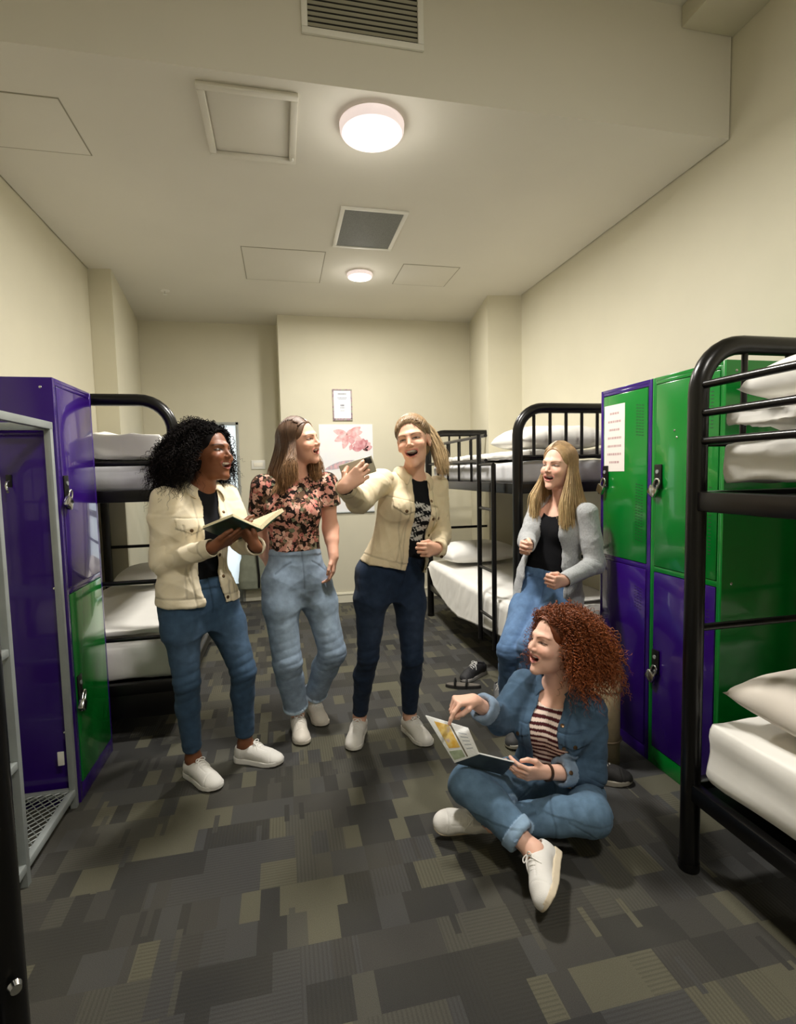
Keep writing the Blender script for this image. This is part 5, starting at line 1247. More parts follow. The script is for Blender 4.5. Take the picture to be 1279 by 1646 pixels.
def curly_hair(p, cap, n, colour, tip, seed, out, drop, turns, amp, r0, mat, side=(1.0, 1.0), face=0.9, K=46, shift=(0, 0, 0), low=-0.35, rough=0.3):
    h = p.head; rng = np.random.default_rng(seed)
    az = rng.uniform(-PI, PI, n*3); el = np.arcsin(rng.uniform(math.sin(low), 1, n*3))
    m3 = n*3; az[:m3//3] = rng.uniform(-1.1, 1.1, m3//3); el[:m3//3] = rng.uniform(0.36, 0.8, m3//3); perm = rng.permutation(m3); az, el = az[perm], el[perm]
    ok = ~((np.abs(az) < face) & (el < 0.47-0.40*np.minimum(az**2, 1.2))); az, el = az[ok][:n], el[ok][:n]; n = len(az)
    S0 = h.c+(scalp(h, az, el, 1.02)*h.s)@h.R.T
    d = np.stack([np.cos(el)*np.sin(az), np.cos(el)*np.cos(az)-0.12, np.sin(el)], 1)@h.R.T
    fr_ = (np.abs(az) < 1.15) & (el > 0.3)              # curls at the hairline sweep up, back and to the sides
    d2 = np.stack([np.where(np.sin(az) >= 0, 1, -1)*(0.45+0.5*rng.random(n)), -0.35-0.3*rng.random(n), 0.75+0*az], 1); d2 /= np.linalg.norm(d2, axis=1, keepdims=True); d = np.where(fr_[:, None], d2@h.R.T, d)
    hor = d*V3(1, 1, 0); hor /= np.linalg.norm(hor, axis=1, keepdims=True)+1e-6
    o_ = out*(0.55+0.6*rng.random(n)); dr = drop*(0.55+0.6*rng.random(n)); t = np.linspace(0, 1, K)
    sc = np.where(d@h.R[:, 0] > 0, side[0], side[1]); o_ = o_*sc
    topf = np.clip(el/(PI/2), 0, 1)
    P = S0[:, None]+d[:, None]*(o_*(0.55+0.1*topf))[:, None, None]*np.sin(np.minimum(t*2.2, PI/2))[None, :, None]+hor[:, None]*(o_*0.9)[:, None, None]*(t**1.1)[None, :, None]-UPV*(dr*(1+0.5*topf))[:, None, None]*(np.clip(t-0.12, 0, 1)**1.5*1.25)[None, :, None]
    P = P+V3(shift)*(t**1.5)[None, :, None]
    wob = rng.normal(size=(n, 2, 3))*0.010*rough/0.3
    P = P+wob[:, 0][:, None]*np.sin(t*4)[None, :, None]+wob[:, 1][:, None]*(t**2)[None, :, None]
    T_ = np.gradient(P, axis=1); T_ /= np.linalg.norm(T_, axis=2, keepdims=True); A = np.cross(T_, V3(0.3, 0.2, 0.93)); A /= np.linalg.norm(A, axis=2, keepdims=True)+1e-6; B = np.cross(T_, A)
    ph = rng.random((n, 1))*6.28; tn = turns*(0.7+0.6*rng.random((n, 1))); sg = np.where(rng.random((n, 1)) < 0.5, -1, 1); an = ph+2*PI*tn*t[None]*sg; am = amp*(0.5+0.8*rng.random((n, 1)))*np.minimum(1, t*6+0.2)[None]
    P = P+A*(am*np.cos(an))[..., None]+B*(am*np.sin(an))[..., None]
    # stay off neck, face and shoulders
    L = h.loc(P.reshape(-1, 3)); e = np.sqrt((L[:, 0]/0.070)**2+((L[:, 1]-0.02)/0.098)**2+((L[:, 2]+0.01)/0.118)**2)
    k_ = np.where((e < 1.0), 1/np.maximum(e, 0.3), 1.0)[:, None]; L = (L-V3(0, 0.02, -0.01))*k_+V3(0, 0.02, -0.01)
    P = (h.c+(L*h.s)@h.R.T).reshape(P.shape)
    X = P.reshape(-1, 3); s_, u_, v_ = p.T.coords(*X.T); A_ = np.interp(s_, [0.5, 0.8, 0.9, 0.97, 1.05], [0.17, 0.17, 0.15, 0.09, 0.066]); B_ = np.interp(s_, [0.5, 0.66, 0.8, 0.9, 1.0], [0.14, 0.14, 0.125, 0.105, 0.070])
    m = np.sqrt((u_/A_)**2+(v_/B_)**2); k2 = np.where((s_ < 1.08) & (m < 1), 1/np.maximum(m, 0.35), 1.0)
    X = X+(p.T.r1[None]*u_[:, None]+p.T.f1[None]*v_[:, None])*(k2-1)[:, None]; P = X.reshape(P.shape)
    Lh = h.loc(P.reshape(-1, 3)).reshape(P.shape)      # no curl hangs over the face
    bad = ((np.abs(Lh[..., 0]) < 0.068) & (Lh[..., 1] > 0.030) & (Lh[..., 2] < 0.066)).any(1) | ((Lh[..., 1] > 0.105) & (Lh[..., 2] < 0.08)).any(1); P = P[~bad]; n = len(P)
    R = np.interp(t, [0, 0.1, 0.8, 1], [0.7, 1, 0.9, 0.3])[None]*r0*(0.7+0.6*rng.random((n, 1)))
    o = strands('hair_curls', P, R, M[mat], cap, p.base, vcol(n, K, colour, tip, 0.3, 0.1, rng), 3); o.matrix_parent_inverse = Matrix()
    return o
def pony_hair(p, cap, colour, tip, seed, tail):
    h = p.head; rng = np.random.default_rng(seed); n = 900; K = 14
    base = V3(0, -0.088, 0.078)
    az = np.concatenate([rng.uniform(-2.9, 2.9, n)]); el0 = np.where(np.abs(az) < 1.1, 0.47-0.40*az**2, np.where(np.abs(az) < 1.9, -0.02-0.42*(np.abs(az)-1.1), -0.35))+rng.normal(size=n)*0.05
    P = np.zeros((n, K, 3)); S0 = scalp(h, az, el0, 0.99)
    for i in range(K):
        u = i/(K-1); q = S0*(1-u)+base*u; c = V3(0, -0.014, 0.034); e = np.sqrt((((q-c)/V3(0.076, 0.096, 0.087))**2).sum(1)); tgt = 0.995+0.045*math.sin(min(u*3, 1)*PI/2)+0.02*math.sin(u*PI)+0.05*u
        P[:, i] = c+(q-c)*(tgt/np.maximum(e, 0.3))[:, None]
    P = h.c+(P*h.s)@h.R.T
    R = np.full((n, K), 0.0023)*np.interp(np.linspace(0, 1, K), [0, 0.25, 1], [0.25, 1, 1])[None]
    o = strands('hair_strands', P, R, M['hair'], cap, p.base, vcol(n, K, colour, colour, 0.22, 0.3, rng), 5); o.matrix_parent_inverse = Matrix()
    b = h.w(*base*1.08); m = 1200; K = 26; t = np.linspace(0, 1, K)
    G = np.array([b]+[V3(*q) for q in tail]); path = smooth_paths(G[None], K)[0]
    wid = np.interp(t, [0, 0.12, 0.5, 0.8, 1], [0.012, 0.026, 0.034, 0.030, 0.020]); dd = rng.normal(size=(m, 3)); dd /= np.linalg.norm(dd, axis=1, keepdims=True); dd *= rng.random((m, 1))**0.4
    P = path[None]+dd[:, None]*wid[None, :, None]+(rng.normal(size=(m, 3))*0.010)[:, None]*(t**2)[None, :, None]; P[:, :, 2] -= (rng.random((m, 1))-0.3)*0.05*t[None]
    R = np.interp(t, [0, 0.2, 0.8, 1], [0.8, 1, 0.9, 0.3])[None]*0.0015*np.ones((m, 1))
    o = strands('ponytail', P, R, M['hair'], cap, p.base, vcol(m, K, colour, tip, 0.20, 0.1, rng), 3); o.matrix_parent_inverse = Matrix()
    th = np.linspace(0, 2*PI, 17)[:-1]; bd = unit(h.R@V3(0, -0.7, 0.5)); a_ = unit(np.cross(bd, V3(1, 0.2, 0))); b_ = np.cross(bd, a_)
    MB().tube([Vector(b-p.base+bd*0.004+(a_*math.cos(q)+b_*math.sin(q))*0.019) for q in th], 0.005, 8, closed=True).build('hair_tie', simple('hair_tie_fabric', srgb(150, 124, 90), 0.8), cap, True)
def band(p, name, a, b, r, w, mat):
    a, b = V3(a), V3(b); d = unit(b-a); u = unit(np.cross(d, V3(0.2, 0.3, 0.9))); v = np.cross(d, u); n = 24; mb = MB(); rings = []
    for o_, rr in ((-w, r), (-w, r+0.003), (w, r+0.003), (w, r)): rings.append([mb.b.verts.new(a-p.base+d*o_+(u*math.cos(2*PI*i/n)+v*math.sin(2*PI*i/n))*rr) for i in range(n)])
    for k_ in range(4):
        A, B = rings[k_], rings[(k_+1) % 4]
        for i in range(n): mb.b.faces.new((A[i], A[(i+1) % n], B[(i+1) % n], B[i]))
    return mb.build(name, mat, p.root, True)
# ------------------------------------------------------------------ woman taking the photo with her phone
RF, LF = V3(0.80, 0.04, 0.60), V3(-0.80, -0.55, 0.02)
W = Person('ponytailed woman in a cream jacket and dark jeans holding up a phone', J['phone'], (TH(-27), TH(3), TH(-10)), 1.06,
    srgb(232, 180, 154), srgb(196, 100, 96), srgb(132, 98, 66),
    dict(R=dict(f=RF, n=by_thumb(RF, (-0.60, 0.05, 0.80), True), c=((22, 34, 24), (24, 36, 26), (26, 40, 28), (30, 44, 30)), t=((0.045, 0.035, 0.016), (0.056, 0.062, 0.034), (0.052, 0.086, 0.048))),
         L=dict(f=LF, n=by_thumb(LF, (0, 0, 1), False), c=FIST, t=TH_FIST)), op=1.5)
W.body()
W.jeans(srgb(34, 47, 68), waist=0.24, r=(0.082, 0.053, 0.037), seed=51, fade=0.22)
def tee_print(V, n, col):
    s, u, v = W.T.coords(*V.T); q = (v > 0)*(np.abs(u+0.005) < 0.062)*(s > 0.40)*(s < 0.76)
    row = np.sin(s*62)*0.6+0.25; w = np.sin(u*210+np.sin(s*190)*2.3)+np.sin(u*95+s*70)+np.sin(u*330-s*120)*0.6
    col = col.copy(); col[(q > 0) & (w*0.5+row > 0.42)] = srgb(205, 203, 200); return col
W.tee(srgb(22, 23, 27), inf=0.004, paint=tee_print, s0=0.16, dz=0.020)
W.jacket(srgb(222, 206, 174), gap=((0.10, 0.062, -0.052), (0.35, 0.052, -0.036), (0.6, 0.040, -0.020), (0.95, 0.045, -0.005)), s0=0.10, seed=61)
shoes(W)
HC = hair_cap(W, srgb(130, 104, 74), 1.03, open_=1.02)
hb = W.head.w(0, -0.10, 0.09)
pony_hair(W, HC, srgb(134, 108, 76), srgb(198, 172, 128), 3, [W.head.w(-0.035, -0.125, 0.075), W.head.w(-0.075, -0.110, 0.010), W.head.w(-0.098, -0.085, -0.07), W.head.w(-0.105, -0.070, -0.145)])
wr, el = W.J['wrR'], W.J['elR']; band(W, 'wristband', wr+unit(el-wr)*0.012, wr-unit(el-wr)*0.03, 0.030, 0.006, M['plastic'])
# the phone in her hand
def phone():
    t_, (wr, f, n, tt) = W.tips['R']
    c = wr+f*0.090+n*0.031+tt*0.022; R = np.stack([f*0.94-tt*0.34, unit(np.cross(n, f*0.94-tt*0.34)), n], 1)
    R[:, 0] = unit(R[:, 0])
    t = thing('phone', 'smartphone with a pale case held out by the ponytailed woman', 'phone', tuple(c)); Mx = Matrix(R.tolist()).to_4x4(); t.matrix_world = Matrix.Translation(c) @ Mx
    MB().box((-0.070, -0.035, -0.004), (0.070, 0.035, 0.004), 0.0038, 3).build('phone_case', simple('phone_case_putty', srgb(176, 168, 146), 0.4), t, True)
    sg = 1 if R[2, 1] > 0 else -1
    MB().box((-0.066, -0.032, 0.0038), (0.066, 0.032, 0.0046), 0.0003).build('screen', simple('phone_screen', srgb(20, 22, 28), 0.1), t)
    MB().box((0.036, min(sg*0.004, sg*0.030), -0.0058), (0.063, max(sg*0.004, sg*0.030), -0.0035), 0.001).build('camera_bump', M['plastic'], t, True)
    for dx, dy in ((0.043, 0.011), (0.043, 0.023), (0.056, 0.017)): MB().tube([(dx, sg*dy, -0.0050), (dx, sg*dy, -0.0066)], 0.0045, 16).build('lens', simple('lens_glass', (0.01, 0.01, 0.015), 0.05), t, True)
phone()
# ------------------------------------------------------------------ woman with black curls holding a book
RF, LF = V3(0.84, 0.10, 0.35), V3(-0.45, 0.15, 0.60)
W = Person('woman with black curly hair in a cream jacket reading from a book', J['reader'], (TH(56), TH(8), TH(4)), 1.04,
    srgb(126, 78, 52), srgb(132, 64, 58), srgb(22, 15, 13),
    dict(R=dict(f=RF, n=(0.066, 0.557, 0.828), c=((10, 14, 8), (12, 14, 8), (14, 16, 8), (16, 18, 10)), t=((0.040, 0.045, 0.004), (0.052, 0.078, 0.006), (0.054, 0.104, 0.008))),
         L=dict(f=LF, n=(0.066, 0.557, 0.828), c=((40, 40, 20), (42, 42, 22), (44, 44, 22), (46, 44, 22)), t=TH_RELAX)), op=1.1)
W.body()
W.jeans(srgb(58, 81, 106), waist=0.24, r=(0.084, 0.056, 0.039), seed=52, fade=0.50, hem=0.075)
W.tee(srgb(24, 25, 30), inf=0.004, s0=0.02, dz=0.02)
W.jacket(srgb(234, 222, 196), gap=((0.02, 0.052, -0.012), (0.35, 0.046, -0.010), (0.6, 0.036, -0.006), (0.95, 0.045, 0.0)), s0=0.02, seed=62)
shoes(W, upper=(0.80, 0.78, 0.74), sole=(0.82, 0.80, 0.76))
HC = hair_cap(W, srgb(17, 13, 13), 1.06, mat='darkhair', open_=1.12)
curly_hair(W, HC, 3200, srgb(15, 12, 12), srgb(24, 18, 17), 5, 0.096, 0.19, 12, 0.0062, 0.0014, 'darkhair', side=(1.0, 0.55), face=1.05, shift=(-0.02, 0.02, 0), rough=0.4, K=42)
def quad_slab(name, par, base, A, B, C, D, th, mat, n=8, bow=0.0):
    """slab over a four-cornered patch, bowed along A-B to D-C"""
    A, B, C, D = (V3(q) for q in (A, B, C, D)); nn = unit(np.cross(B-A, D-A)); V = []
    for i in range(n+1):
        for j in range(n+1):
            u, v = i/n, j/n; V.append((A*(1-u)+B*u)*(1-v)+(D*(1-u)+C*u)*v+nn*bow*4*v*(1-v))
    V = np.array(V); m = len(V); V = np.concatenate([V+nn*th/2, V-nn*th/2])-base; ix = np.arange(m).reshape(n+1, n+1)
    q = np.stack([ix[:-1, :-1], ix[1:, :-1], ix[1:, 1:], ix[:-1, 1:]], -1).reshape(-1, 4); F = [q, q[:, ::-1]+m]
    for e in (ix[0, ::-1], ix[-1], ix[:, 0], ix[::-1, -1]): F.append(np.stack([e[:-1], e[1:], e[1:]+m, e[:-1]+m], 1)[:, ::-1])
    return mesh_np(name, V, np.concatenate(F), mat, par, False)
def book():
    A, B, C, D = BK['A'], BK['B'], BK['C'], BK['D']; E_, F_ = BK['E'], BK['F']
    t = thing('open_book', 'open dark green book held by the black curly-haired woman', 'book', tuple(C)); b = V3(C)
    k = N('book_cover_green'); no = k.noise(k.pos(), 30, 3); k.set(Base_Color=k.ramp(no.outputs[0], [(0.4, srgb(14, 44, 30)), (0.62, srgb(24, 62, 42)), (0.75, srgb(46, 34, 24))]), Roughness=0.35)
    pg = simple('book_pages', srgb(226, 214, 176), 0.8, nscale=120, namt=0.06)
    nl = unit(np.cross(B-A, D-A)); nl = nl if nl[2] < 0 else -nl; nr = unit(np.cross(F_-E_, C-E_)); nr = nr if nr[2] < 0 else -nr
    quad_slab('cover', t, b, A+nl*0.004, B+nl*0.004, C+nl*0.004, D+nl*0.004, 0.003, k.m)
    sh = lambda P, Q, a: P+(Q-P)*a
    quad_slab('page_block', t, b, A-nl*0.004, B-nl*0.004, C-nl*0.006, D-nl*0.006, 0.012, pg, bow=-0.004)
    quad_slab('cover', t, b, D+nr*0.007, C+nr*0.007, E_+nr*0.007, F_+nr*0.007, 0.003, k.m)
    quad_slab('page_block', t, b, D-nr*0.004, C-nr*0.004, E_-nr*0.001, F_-nr*0.001, 0.017, pg, bow=0.004)
book()
# ------------------------------------------------------------------ woman in the floral top
LF = V3(-0.06, -0.12, -0.99)
k = N('floral_jersey'); P_ = k.pos(); wb = k.noise(P_, 14, 3); off = k.n('ShaderNodeVectorMath', operation='ADD'); sc_ = k.n('ShaderNodeVectorMath', operation='SCALE'); k.l(wb.outputs['Color'], sc_.inputs[0]); sc_.inputs['Scale'].default_value = 0.06; k.l(P_, off.inputs[0]); k.l(sc_.outputs[0], off.inputs[1])
v1 = k.n('ShaderNodeTexVoronoi'); k.l(off.outputs[0], v1.inputs['Vector']); v1.inputs['Scale'].default_value = 44; sc1 = k.n('ShaderNodeSeparateColor'); k.l(v1.outputs['Color'], sc1.inputs[0])
pal = k.ramp(sc1.outputs[0], [(0.0, srgb(38, 30, 27)), (0.16, srgb(96, 74, 58)), (0.32, srgb(206, 146, 132)), (0.50, srgb(50, 40, 34)), (0.60, srgb(226, 184, 164)), (0.74, srgb(124, 124, 100)), (0.84, srgb(190, 116, 108)), (0.93, srgb(110, 86, 66))]); pal.node.color_ramp.interpolation = 'CONSTANT'
dk = k.math('GREATER_THAN', v1.outputs['Distance'], 0.74); n2 = k.noise(P_, 46, 3)
c_ = k.mix(dk, pal, srgb(26, 21, 20)); c_ = k.mix(k.math('GREATER_THAN', n2.outputs[0], 0.60), c_, srgb(46, 36, 31)); c_ = k.mix(k.math('LESS_THAN', n2.outputs[0], 0.40), c_, srgb(200, 150, 132))
k.set(Base_Color=c_, Roughness=0.9, Specular_IOR_Level=0.15); M['floral'] = k.m
W = Person('long-haired woman in a floral top and light blue jeans', J['floral'], (TH(54), TH(6), TH(-7)), 1.02,
    srgb(232, 178, 154), srgb(200, 104, 100), srgb(104, 74, 52),
    dict(R=dict(f=(-0.2, -0.2, -0.95), n=(1, 0.1, 0), c=RELAX), L=dict(f=LF, n=by_thumb(LF, (-0.25, -0.95, 0), False), c=((24, 30, 16), (30, 34, 18), (36, 40, 20), (42, 44, 22)), t=TH_RELAX)), op=1.0, arm=1.08)
W.body()
W.jeans(srgb(138, 156, 176), waist=0.34, r=(0.092, 0.073, 0.060), seed=53, fade=0.30, amp=0.014, hem=0.07, cuff=0.018)
W.tee(srgb(80, 60, 54), mat='floral', inf=0.007, sleeves=0.48, s0=0.30, flare=0.003, dz=0.012, sr=(0.064, 0.066), amp=0.012, name='floral_top')
shoes(W, upper=(0.66, 0.61, 0.53), sole=(0.70, 0.65, 0.57))
HC = hair_cap(W, srgb(92, 66, 46), 1.05, open_=1.14)
straight_hair(W, HC, 2800, 0.26, srgb(94, 68, 48), srgb(166, 126, 86), part=0.012, seed=4, fwd=0.060, spread=0.03, start=0.45, front_len=0.22, rmax=0.0018)
# ------------------------------------------------------------------ blonde woman in the grey cardigan
RF, LF = V3(-0.70, -0.62, 0.02), V3(-0.88, -0.42, 0.02)
W = Person('blonde woman in a grey cardigan and black top leaning by the lockers', J['cardigan'], (TH(-62), TH(2), TH(4)), 1.04,
    srgb(236, 186, 164), srgb(206, 110, 108), srgb(150, 116, 84),
    dict(R=dict(f=RF, n=by_thumb(RF, (0.1, -0.1, 1), True), c=FIST, t=TH_FIST), L=dict(f=LF, n=by_thumb(LF, (0.0, -0.25, 1), False), c=FIST, t=TH_FIST)), op=0.8)
W.body()
W.jeans(srgb(88, 116, 152), waist=0.26, r=(0.086, 0.062, 0.050), seed=54, fade=0.40, hem=0.065)
W.tee(srgb(20, 20, 23), inf=0.003, s0=0.16, scoop=(0.088, 0.080, 0.105), fwd=0.055, dz=-0.040, name='tank_top', amp=0.008)
W.jacket(srgb(168, 170, 172), mat='knit', gap=((-0.16, 0.125, 0.0), (0.2, 0.105, 0.0), (0.5, 0.085, 0.0), (0.75, 0.075, 0.0), (0.95, 0.060, 0.0)), s0=-0.14, seed=64, pockets=False, collar=False, knit=True, flare=0.022, r=(0.058, 0.054, 0.048, 0.040), th=0.011, amp=0.024)
shoes(W, upper=(0.05, 0.05, 0.05), sole=(0.66, 0.62, 0.54), lace=(0.1, 0.1, 0.1))
HC = hair_cap(W, srgb(160, 130, 92), 1.05, open_=1.14)
straight_hair(W, HC, 3000, 0.34, srgb(160, 130, 92), srgb(214, 186, 136), part=0.008, seed=6, fwd=0.075, spread=0.022, start=0.25, front_len=0.33, rmax=0.0018)
# ------------------------------------------------------------------ red-haired woman sitting cross-legged
RF, LF = V3(-0.92, -0.30, 0.22), V3(-0.97, -0.12, 0.12)
W = Person('red curly-haired woman in a denim jacket sitting cross-legged on the floor', J['ginger'], (TH(-84), TH(12), TH(-2)), 1.05,
    srgb(240, 192, 170), srgb(206, 112, 104), srgb(150, 84, 50),
    dict(R=dict(f=RF, n=(-0.25, 0.0, -1), c=((52, 18, 10), (74, 60, 36), (80, 76, 44), (84, 80, 46)), t=((0.036, 0.046, 0.018), (0.034, 0.070, 0.038), (0.022, 0.090, 0.052))),
         L=dict(f=LF, n=(-0.10, 0.86, 0.42), c=((26, 26, 14), (26, 26, 14), (28, 28, 14), (30, 30, 16)), t=((0.042, 0.050, 0.020), (0.044, 0.082, 0.030), (0.036, 0.106, 0.034)))), op=1.0)
W.body()
W.jeans(srgb(92, 118, 142), waist=0.30, r=(0.090, 0.066, 0.048), seed=55, fade=0.30, cuff=0.035, hem=0.085)
def stripes(V, n, col):
    s, u, v = W.T.coords(*V.T); col = col.copy(); m = np.sin(s*W.T.L*2*PI/0.021) > 0.0; col[m] = srgb(228, 208, 196); return col
W.tee(srgb(72, 30, 34), inf=0.004, s0=0.06, scoop=(0.080, 0.075, 0.085), fwd=0.045, dz=-0.008, paint=stripes, name='striped_shirt')
W.jacket(srgb(72, 95, 118), mat='denim', gap=((0.02, 0.075, 0.006), (0.35, 0.062, 0.004), (0.6, 0.050, 0.002), (0.95, 0.050, 0.0)), s0=0.06, seed=65, cuff=0.045, r=(0.066, 0.058, 0.052, 0.047), sleeve_end=0.30)
wr, el = W.J['wrL'], W.J['elL']; band(W, 'bracelet', wr+unit(el-wr)*0.010, wr-unit(el-wr)*0.03, 0.029, 0.006, simple('bracelet_leather', srgb(62, 40, 28), 0.5))
sneaker(W.root, W.base, SH['Rh'], SH['Rt'], SH['Ru'], upper=(0.80, 0.78, 0.74), sole=(0.74, 0.64, 0.48), lace=(0.86, 0.84, 0.80))
sneaker(W.root, W.base, SH['Lh'], SH['Lt'], SH['Lu'], upper=(0.80, 0.78, 0.74), sole=(0.74, 0.64, 0.48), lace=(0.86, 0.84, 0.80))
HC = hair_cap(W, srgb(110, 54, 24), 1.06, open_=1.12)
curly_hair(W, HC, 3000, srgb(122, 62, 28), srgb(160, 86, 42), 8, 0.092, 0.20, 11, 0.0072, 0.0014, 'hair', side=(0.6, 1.0), face=1.0, shift=(0.02, 0.03, 0), rough=0.4, K=42)
def magazine():
    S1, S2, O1, O2, R1, R2 = (MG[q] for q in ('S1', 'S2', 'O1', 'O2', 'R1', 'R2'))
    t = thing('magazine', 'open colour magazine held over the cross-legged woman\'s knee', 'magazine', tuple(S1)); b = V3(S1)
    pw = simple('magazine_paper', srgb(226, 228, 226), 0.4, nscale=60, namt=0.02); pc = simple('magazine_cover', srgb(58, 66, 66), 0.35, nscale=16, namt=0.3)
    nl = unit(np.cross(O1-S1, S2-S1)); nl = nl if nl[1] < 0 else -nl
    quad_slab('left_pages', t, b, S1, O1, O2, S2, 0.005, pw, bow=0.0)
    nr = unit(np.cross(R1-S1, S2-S1)); nr = nr if nr[1] > 0 else -nr
    quad_slab('right_pages', t, b, S1+nr*0.003, R1+nr*0.003, R2+nr*0.003, S2+nr*0.003, 0.005, pw)
    quad_slab('cover', t, b, S1-nr*0.001, R1-nr*0.001, R2-nr*0.001, S2-nr*0.001, 0.0015, pc)
    q = lambda u, v, h=0.0030: (S1*(1-u)+O1*u)*(1-v)+(S2*(1-u)+O2*u)*v+nl*h     # u towards the outer edge, v along the spine
    k = N('magazine_picture'); no = k.noise(k.pos(), 30, 3); k.set(Base_Color=k.ramp(no.outputs[0], [(0.35, srgb(206, 160, 60)), (0.55, srgb(222, 196, 120)), (0.7, srgb(190, 170, 180))]), Roughness=0.4)
    quad_slab('picture', t, b, q(0.30, 0.12), q(0.92, 0.16), q(0.92, 0.52), q(0.30, 0.50), 0.0006, k.m)
    quad_slab('picture', t, b, q(0.05, 0.06), q(0.24, 0.06), q(0.24, 0.50), q(0.05, 0.50), 0.0006, simple('magazine_green', srgb(176, 190, 160), 0.4, nscale=40, namt=0.2))
    quad_slab('gutter', t, b, q(0.04, 0.55), q(0.98, 0.55), q(0.98, 0.60), q(0.04, 0.60), 0.0006, simple('magazine_gutter', srgb(104, 96, 78), 0.6))
    for i in range(5): quad_slab('text_line', t, b, q(0.75-0.12*i, 0.68), q(0.71-0.12*i, 0.68), q(0.71-0.12*i, 0.90), q(0.75-0.12*i, 0.90), 0.0005, simple('magazine_text', srgb(176, 182, 186), 0.6))
magazine()
# ------------------------------------------------------------------ shoes and bag lying about
def loose_shoe(label, heel, toe, up, upper, sole, lace, cat='shoe'):
    t = thing('sneaker', label, cat, tuple(heel), 'shoes left on the carpet')
    sneaker(t, V3(heel), heel, toe, up, upper, sole, lace, name='upper'); return t
BLK = ((0.020, 0.020, 0.022), (0.40, 0.38, 0.36), (0.62, 0.62, 0.60)); PAT = ((0.10, 0.10, 0.10), (0.30, 0.29, 0.27), (0.66, 0.64, 0.60)); KH = ((0.022, 0.021, 0.020), (0.36, 0.33, 0.27), (0.45, 0.42, 0.36))
loose_shoe('black sneaker with a pale stripe on the carpet beside the bunk ladder', (1.33, 3.36, 0.0), (1.20, 3.28, 0.0), (0, 0, 1), *BLK)
loose_shoe('grey patterned sneaker on the carpet nearest the cardigan woman\'s legs', (1.29, 3.02, 0.0), (1.23, 2.85, 0.0), (0, 0, 1), *PAT)
loose_shoe('dark sneaker with a tan sole on the carpet by the locker base', (1.24, 2.075, 0.0), (1.44, 1.985, 0.0), (0, 0, 1), *KH)
def sandal():
    t = thing('sandal', 'flat black sandal on the carpet left of the black sneaker', 'sandal', (1.10, 3.16, 0), 'shoes left on the carpet')
    t.rotation_euler = (0, 0, 1.2)
    pts = [(0.035*math.cos(a)*(1.0 if math.sin(a) > 0 else 0.8), 0.115*math.sin(a)) for a in np.linspace(0, 2*PI, 25)[:-1]]
    MB().poly(pts, 0.0, 0.018).build('sole', simple('sandal_sole', srgb(40, 38, 37), 0.6), t, True)
    MB().poly([(x*0.92, y*0.95) for x, y in pts], 0.018, 0.022).build('footbed', simple('sandal_footbed', srgb(96, 90, 82), 0.7), t, True)
    st = MB(); st.tube(arc((0, 0.05, 0.018), 0.036, 0, PI, 10, (1, 0, 0), (0, 0.1, 1)), 0.007, 8); st.build('strap', M['plastic'], t, True)
    st = MB(); st.tube(arc((0, -0.02, 0.018), 0.034, 0, PI, 10, (1, 0, 0), (0, -0.1, 1)), 0.007, 8); st.build('strap', M['plastic'], t, True)
sandal()
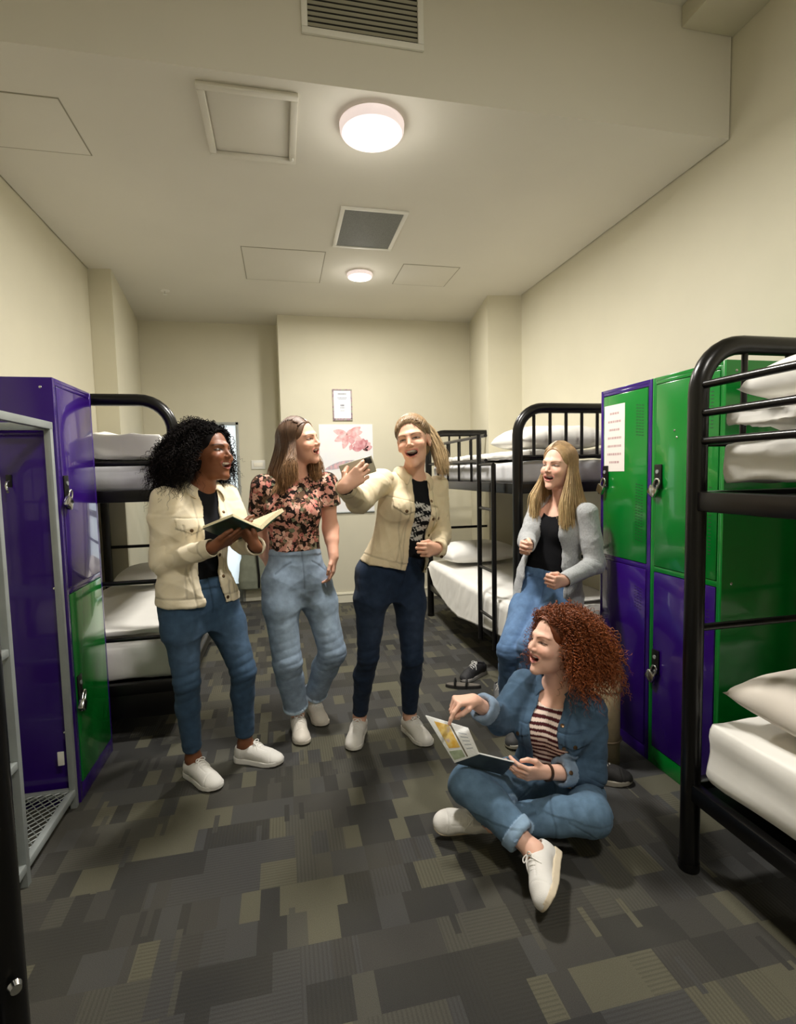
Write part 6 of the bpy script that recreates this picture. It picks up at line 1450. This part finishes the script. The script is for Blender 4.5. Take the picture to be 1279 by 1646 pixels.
def bag():
    t = thing('tote_bag', 'grey-green bag with a black strap hanging on the recess wall', 'bag', (-0.34, 5.93, 0.16))
    k = attr_mat('bag_canvas', 0.85, 0.3, 120, 0.2, 0.1, 20)
    g = Sdf((-0.24, -0.14, -0.04), (0.24, 0.13, 0.62), 0.008)
    def fn(x, y, z):
        w = np.interp(z, [0, 0.1, 0.3, 0.45, 0.56], [0.15, 0.165, 0.14, 0.085, 0.04]); d = np.interp(z, [0, 0.1, 0.4, 0.56], [0.055, 0.07, 0.05, 0.02])
        q = ((np.abs(x)/w)**3+(np.abs(y)/d)**3)**(1/3); return np.maximum((q-1)*d, np.maximum(-z, z-0.56))*0.8
    g.add((fn, V3(-0.2, -0.1, 0), V3(0.2, 0.1, 0.58)), 0.0); V, F = g.mesh(); V = relax(V, F, 3); n = vnormals(V, F); V = V+n*((wrinkle(V, 77, 10)-0.3)*0.015)[:, None]
    mesh_np('bag_body', V, F, k, t, True, col=np.tile(V3(srgb(128, 132, 116)), (len(V), 1)))
    MB().tube([(0.055, -0.055, 0.02), (0.06, -0.076, 0.15), (0.05, -0.070, 0.34), (0.03, -0.045, 0.52), (0.0, 0.0, 0.62), (0.0, 0.03, 0.70), (0.0, 0.085, 0.71)], 0.013, 8).build('strap', M['plastic'], t, True)
    h = thing('wall_hook', 'small metal hook on the recess wall holding the grey bag', 'hook', (-0.34, YA, 0.88))
    MB().tube([(0, 0, 0), (0, -0.03, -0.004), (0, -0.045, 0.004), (0, -0.048, 0.02)], 0.006, 8).build('hook_arm', M['chrome'], h, True)
    MB().tube([(0, 0, 0), (0, -0.005, 0)], 0.018, 16).build('hook_plate', M['chrome'], h, True)
bag()

def tan_roll():  # unidentified tan upright shape, filled in as an invented roll
    t = thing('tan_roll', 'tan upright roll standing in for an unidentified object before the purple locker door', 'mat', (1.468, 2.165, 0))
    k = simple('roll_felt', srgb(150, 134, 104), 0.95, nscale=30, namt=0.06, bump=0.3, bscale=120)
    P = []
    for i in range(90):
        a = i*0.36; r_ = 0.018+0.00105*i*0.36/0.36*0.5; P.append((r_*math.cos(a), r_*math.sin(a)))
    mb = MB(); lo = [mb.b.verts.new((x, y, 0.0)) for x, y in P]; hi = [mb.b.verts.new((x, y, 0.47)) for x, y in P]
    for i in range(len(P)-1): mb.b.faces.new((lo[i], lo[i+1], hi[i+1], hi[i]))
    o = mb.build('roll_body', k, t, True); md = o.modifiers.new('thick', 'SOLIDIFY'); md.thickness = 0.004
    for z in (0.12, 0.36): MB().tube([(0.068*math.cos(a), 0.068*math.sin(a), z) for a in np.linspace(0, 2*PI, 25)[:-1]], 0.004, 6, closed=True).build('tie_band', simple('roll_band', srgb(90, 76, 56), 0.8), t, True)
tan_roll()
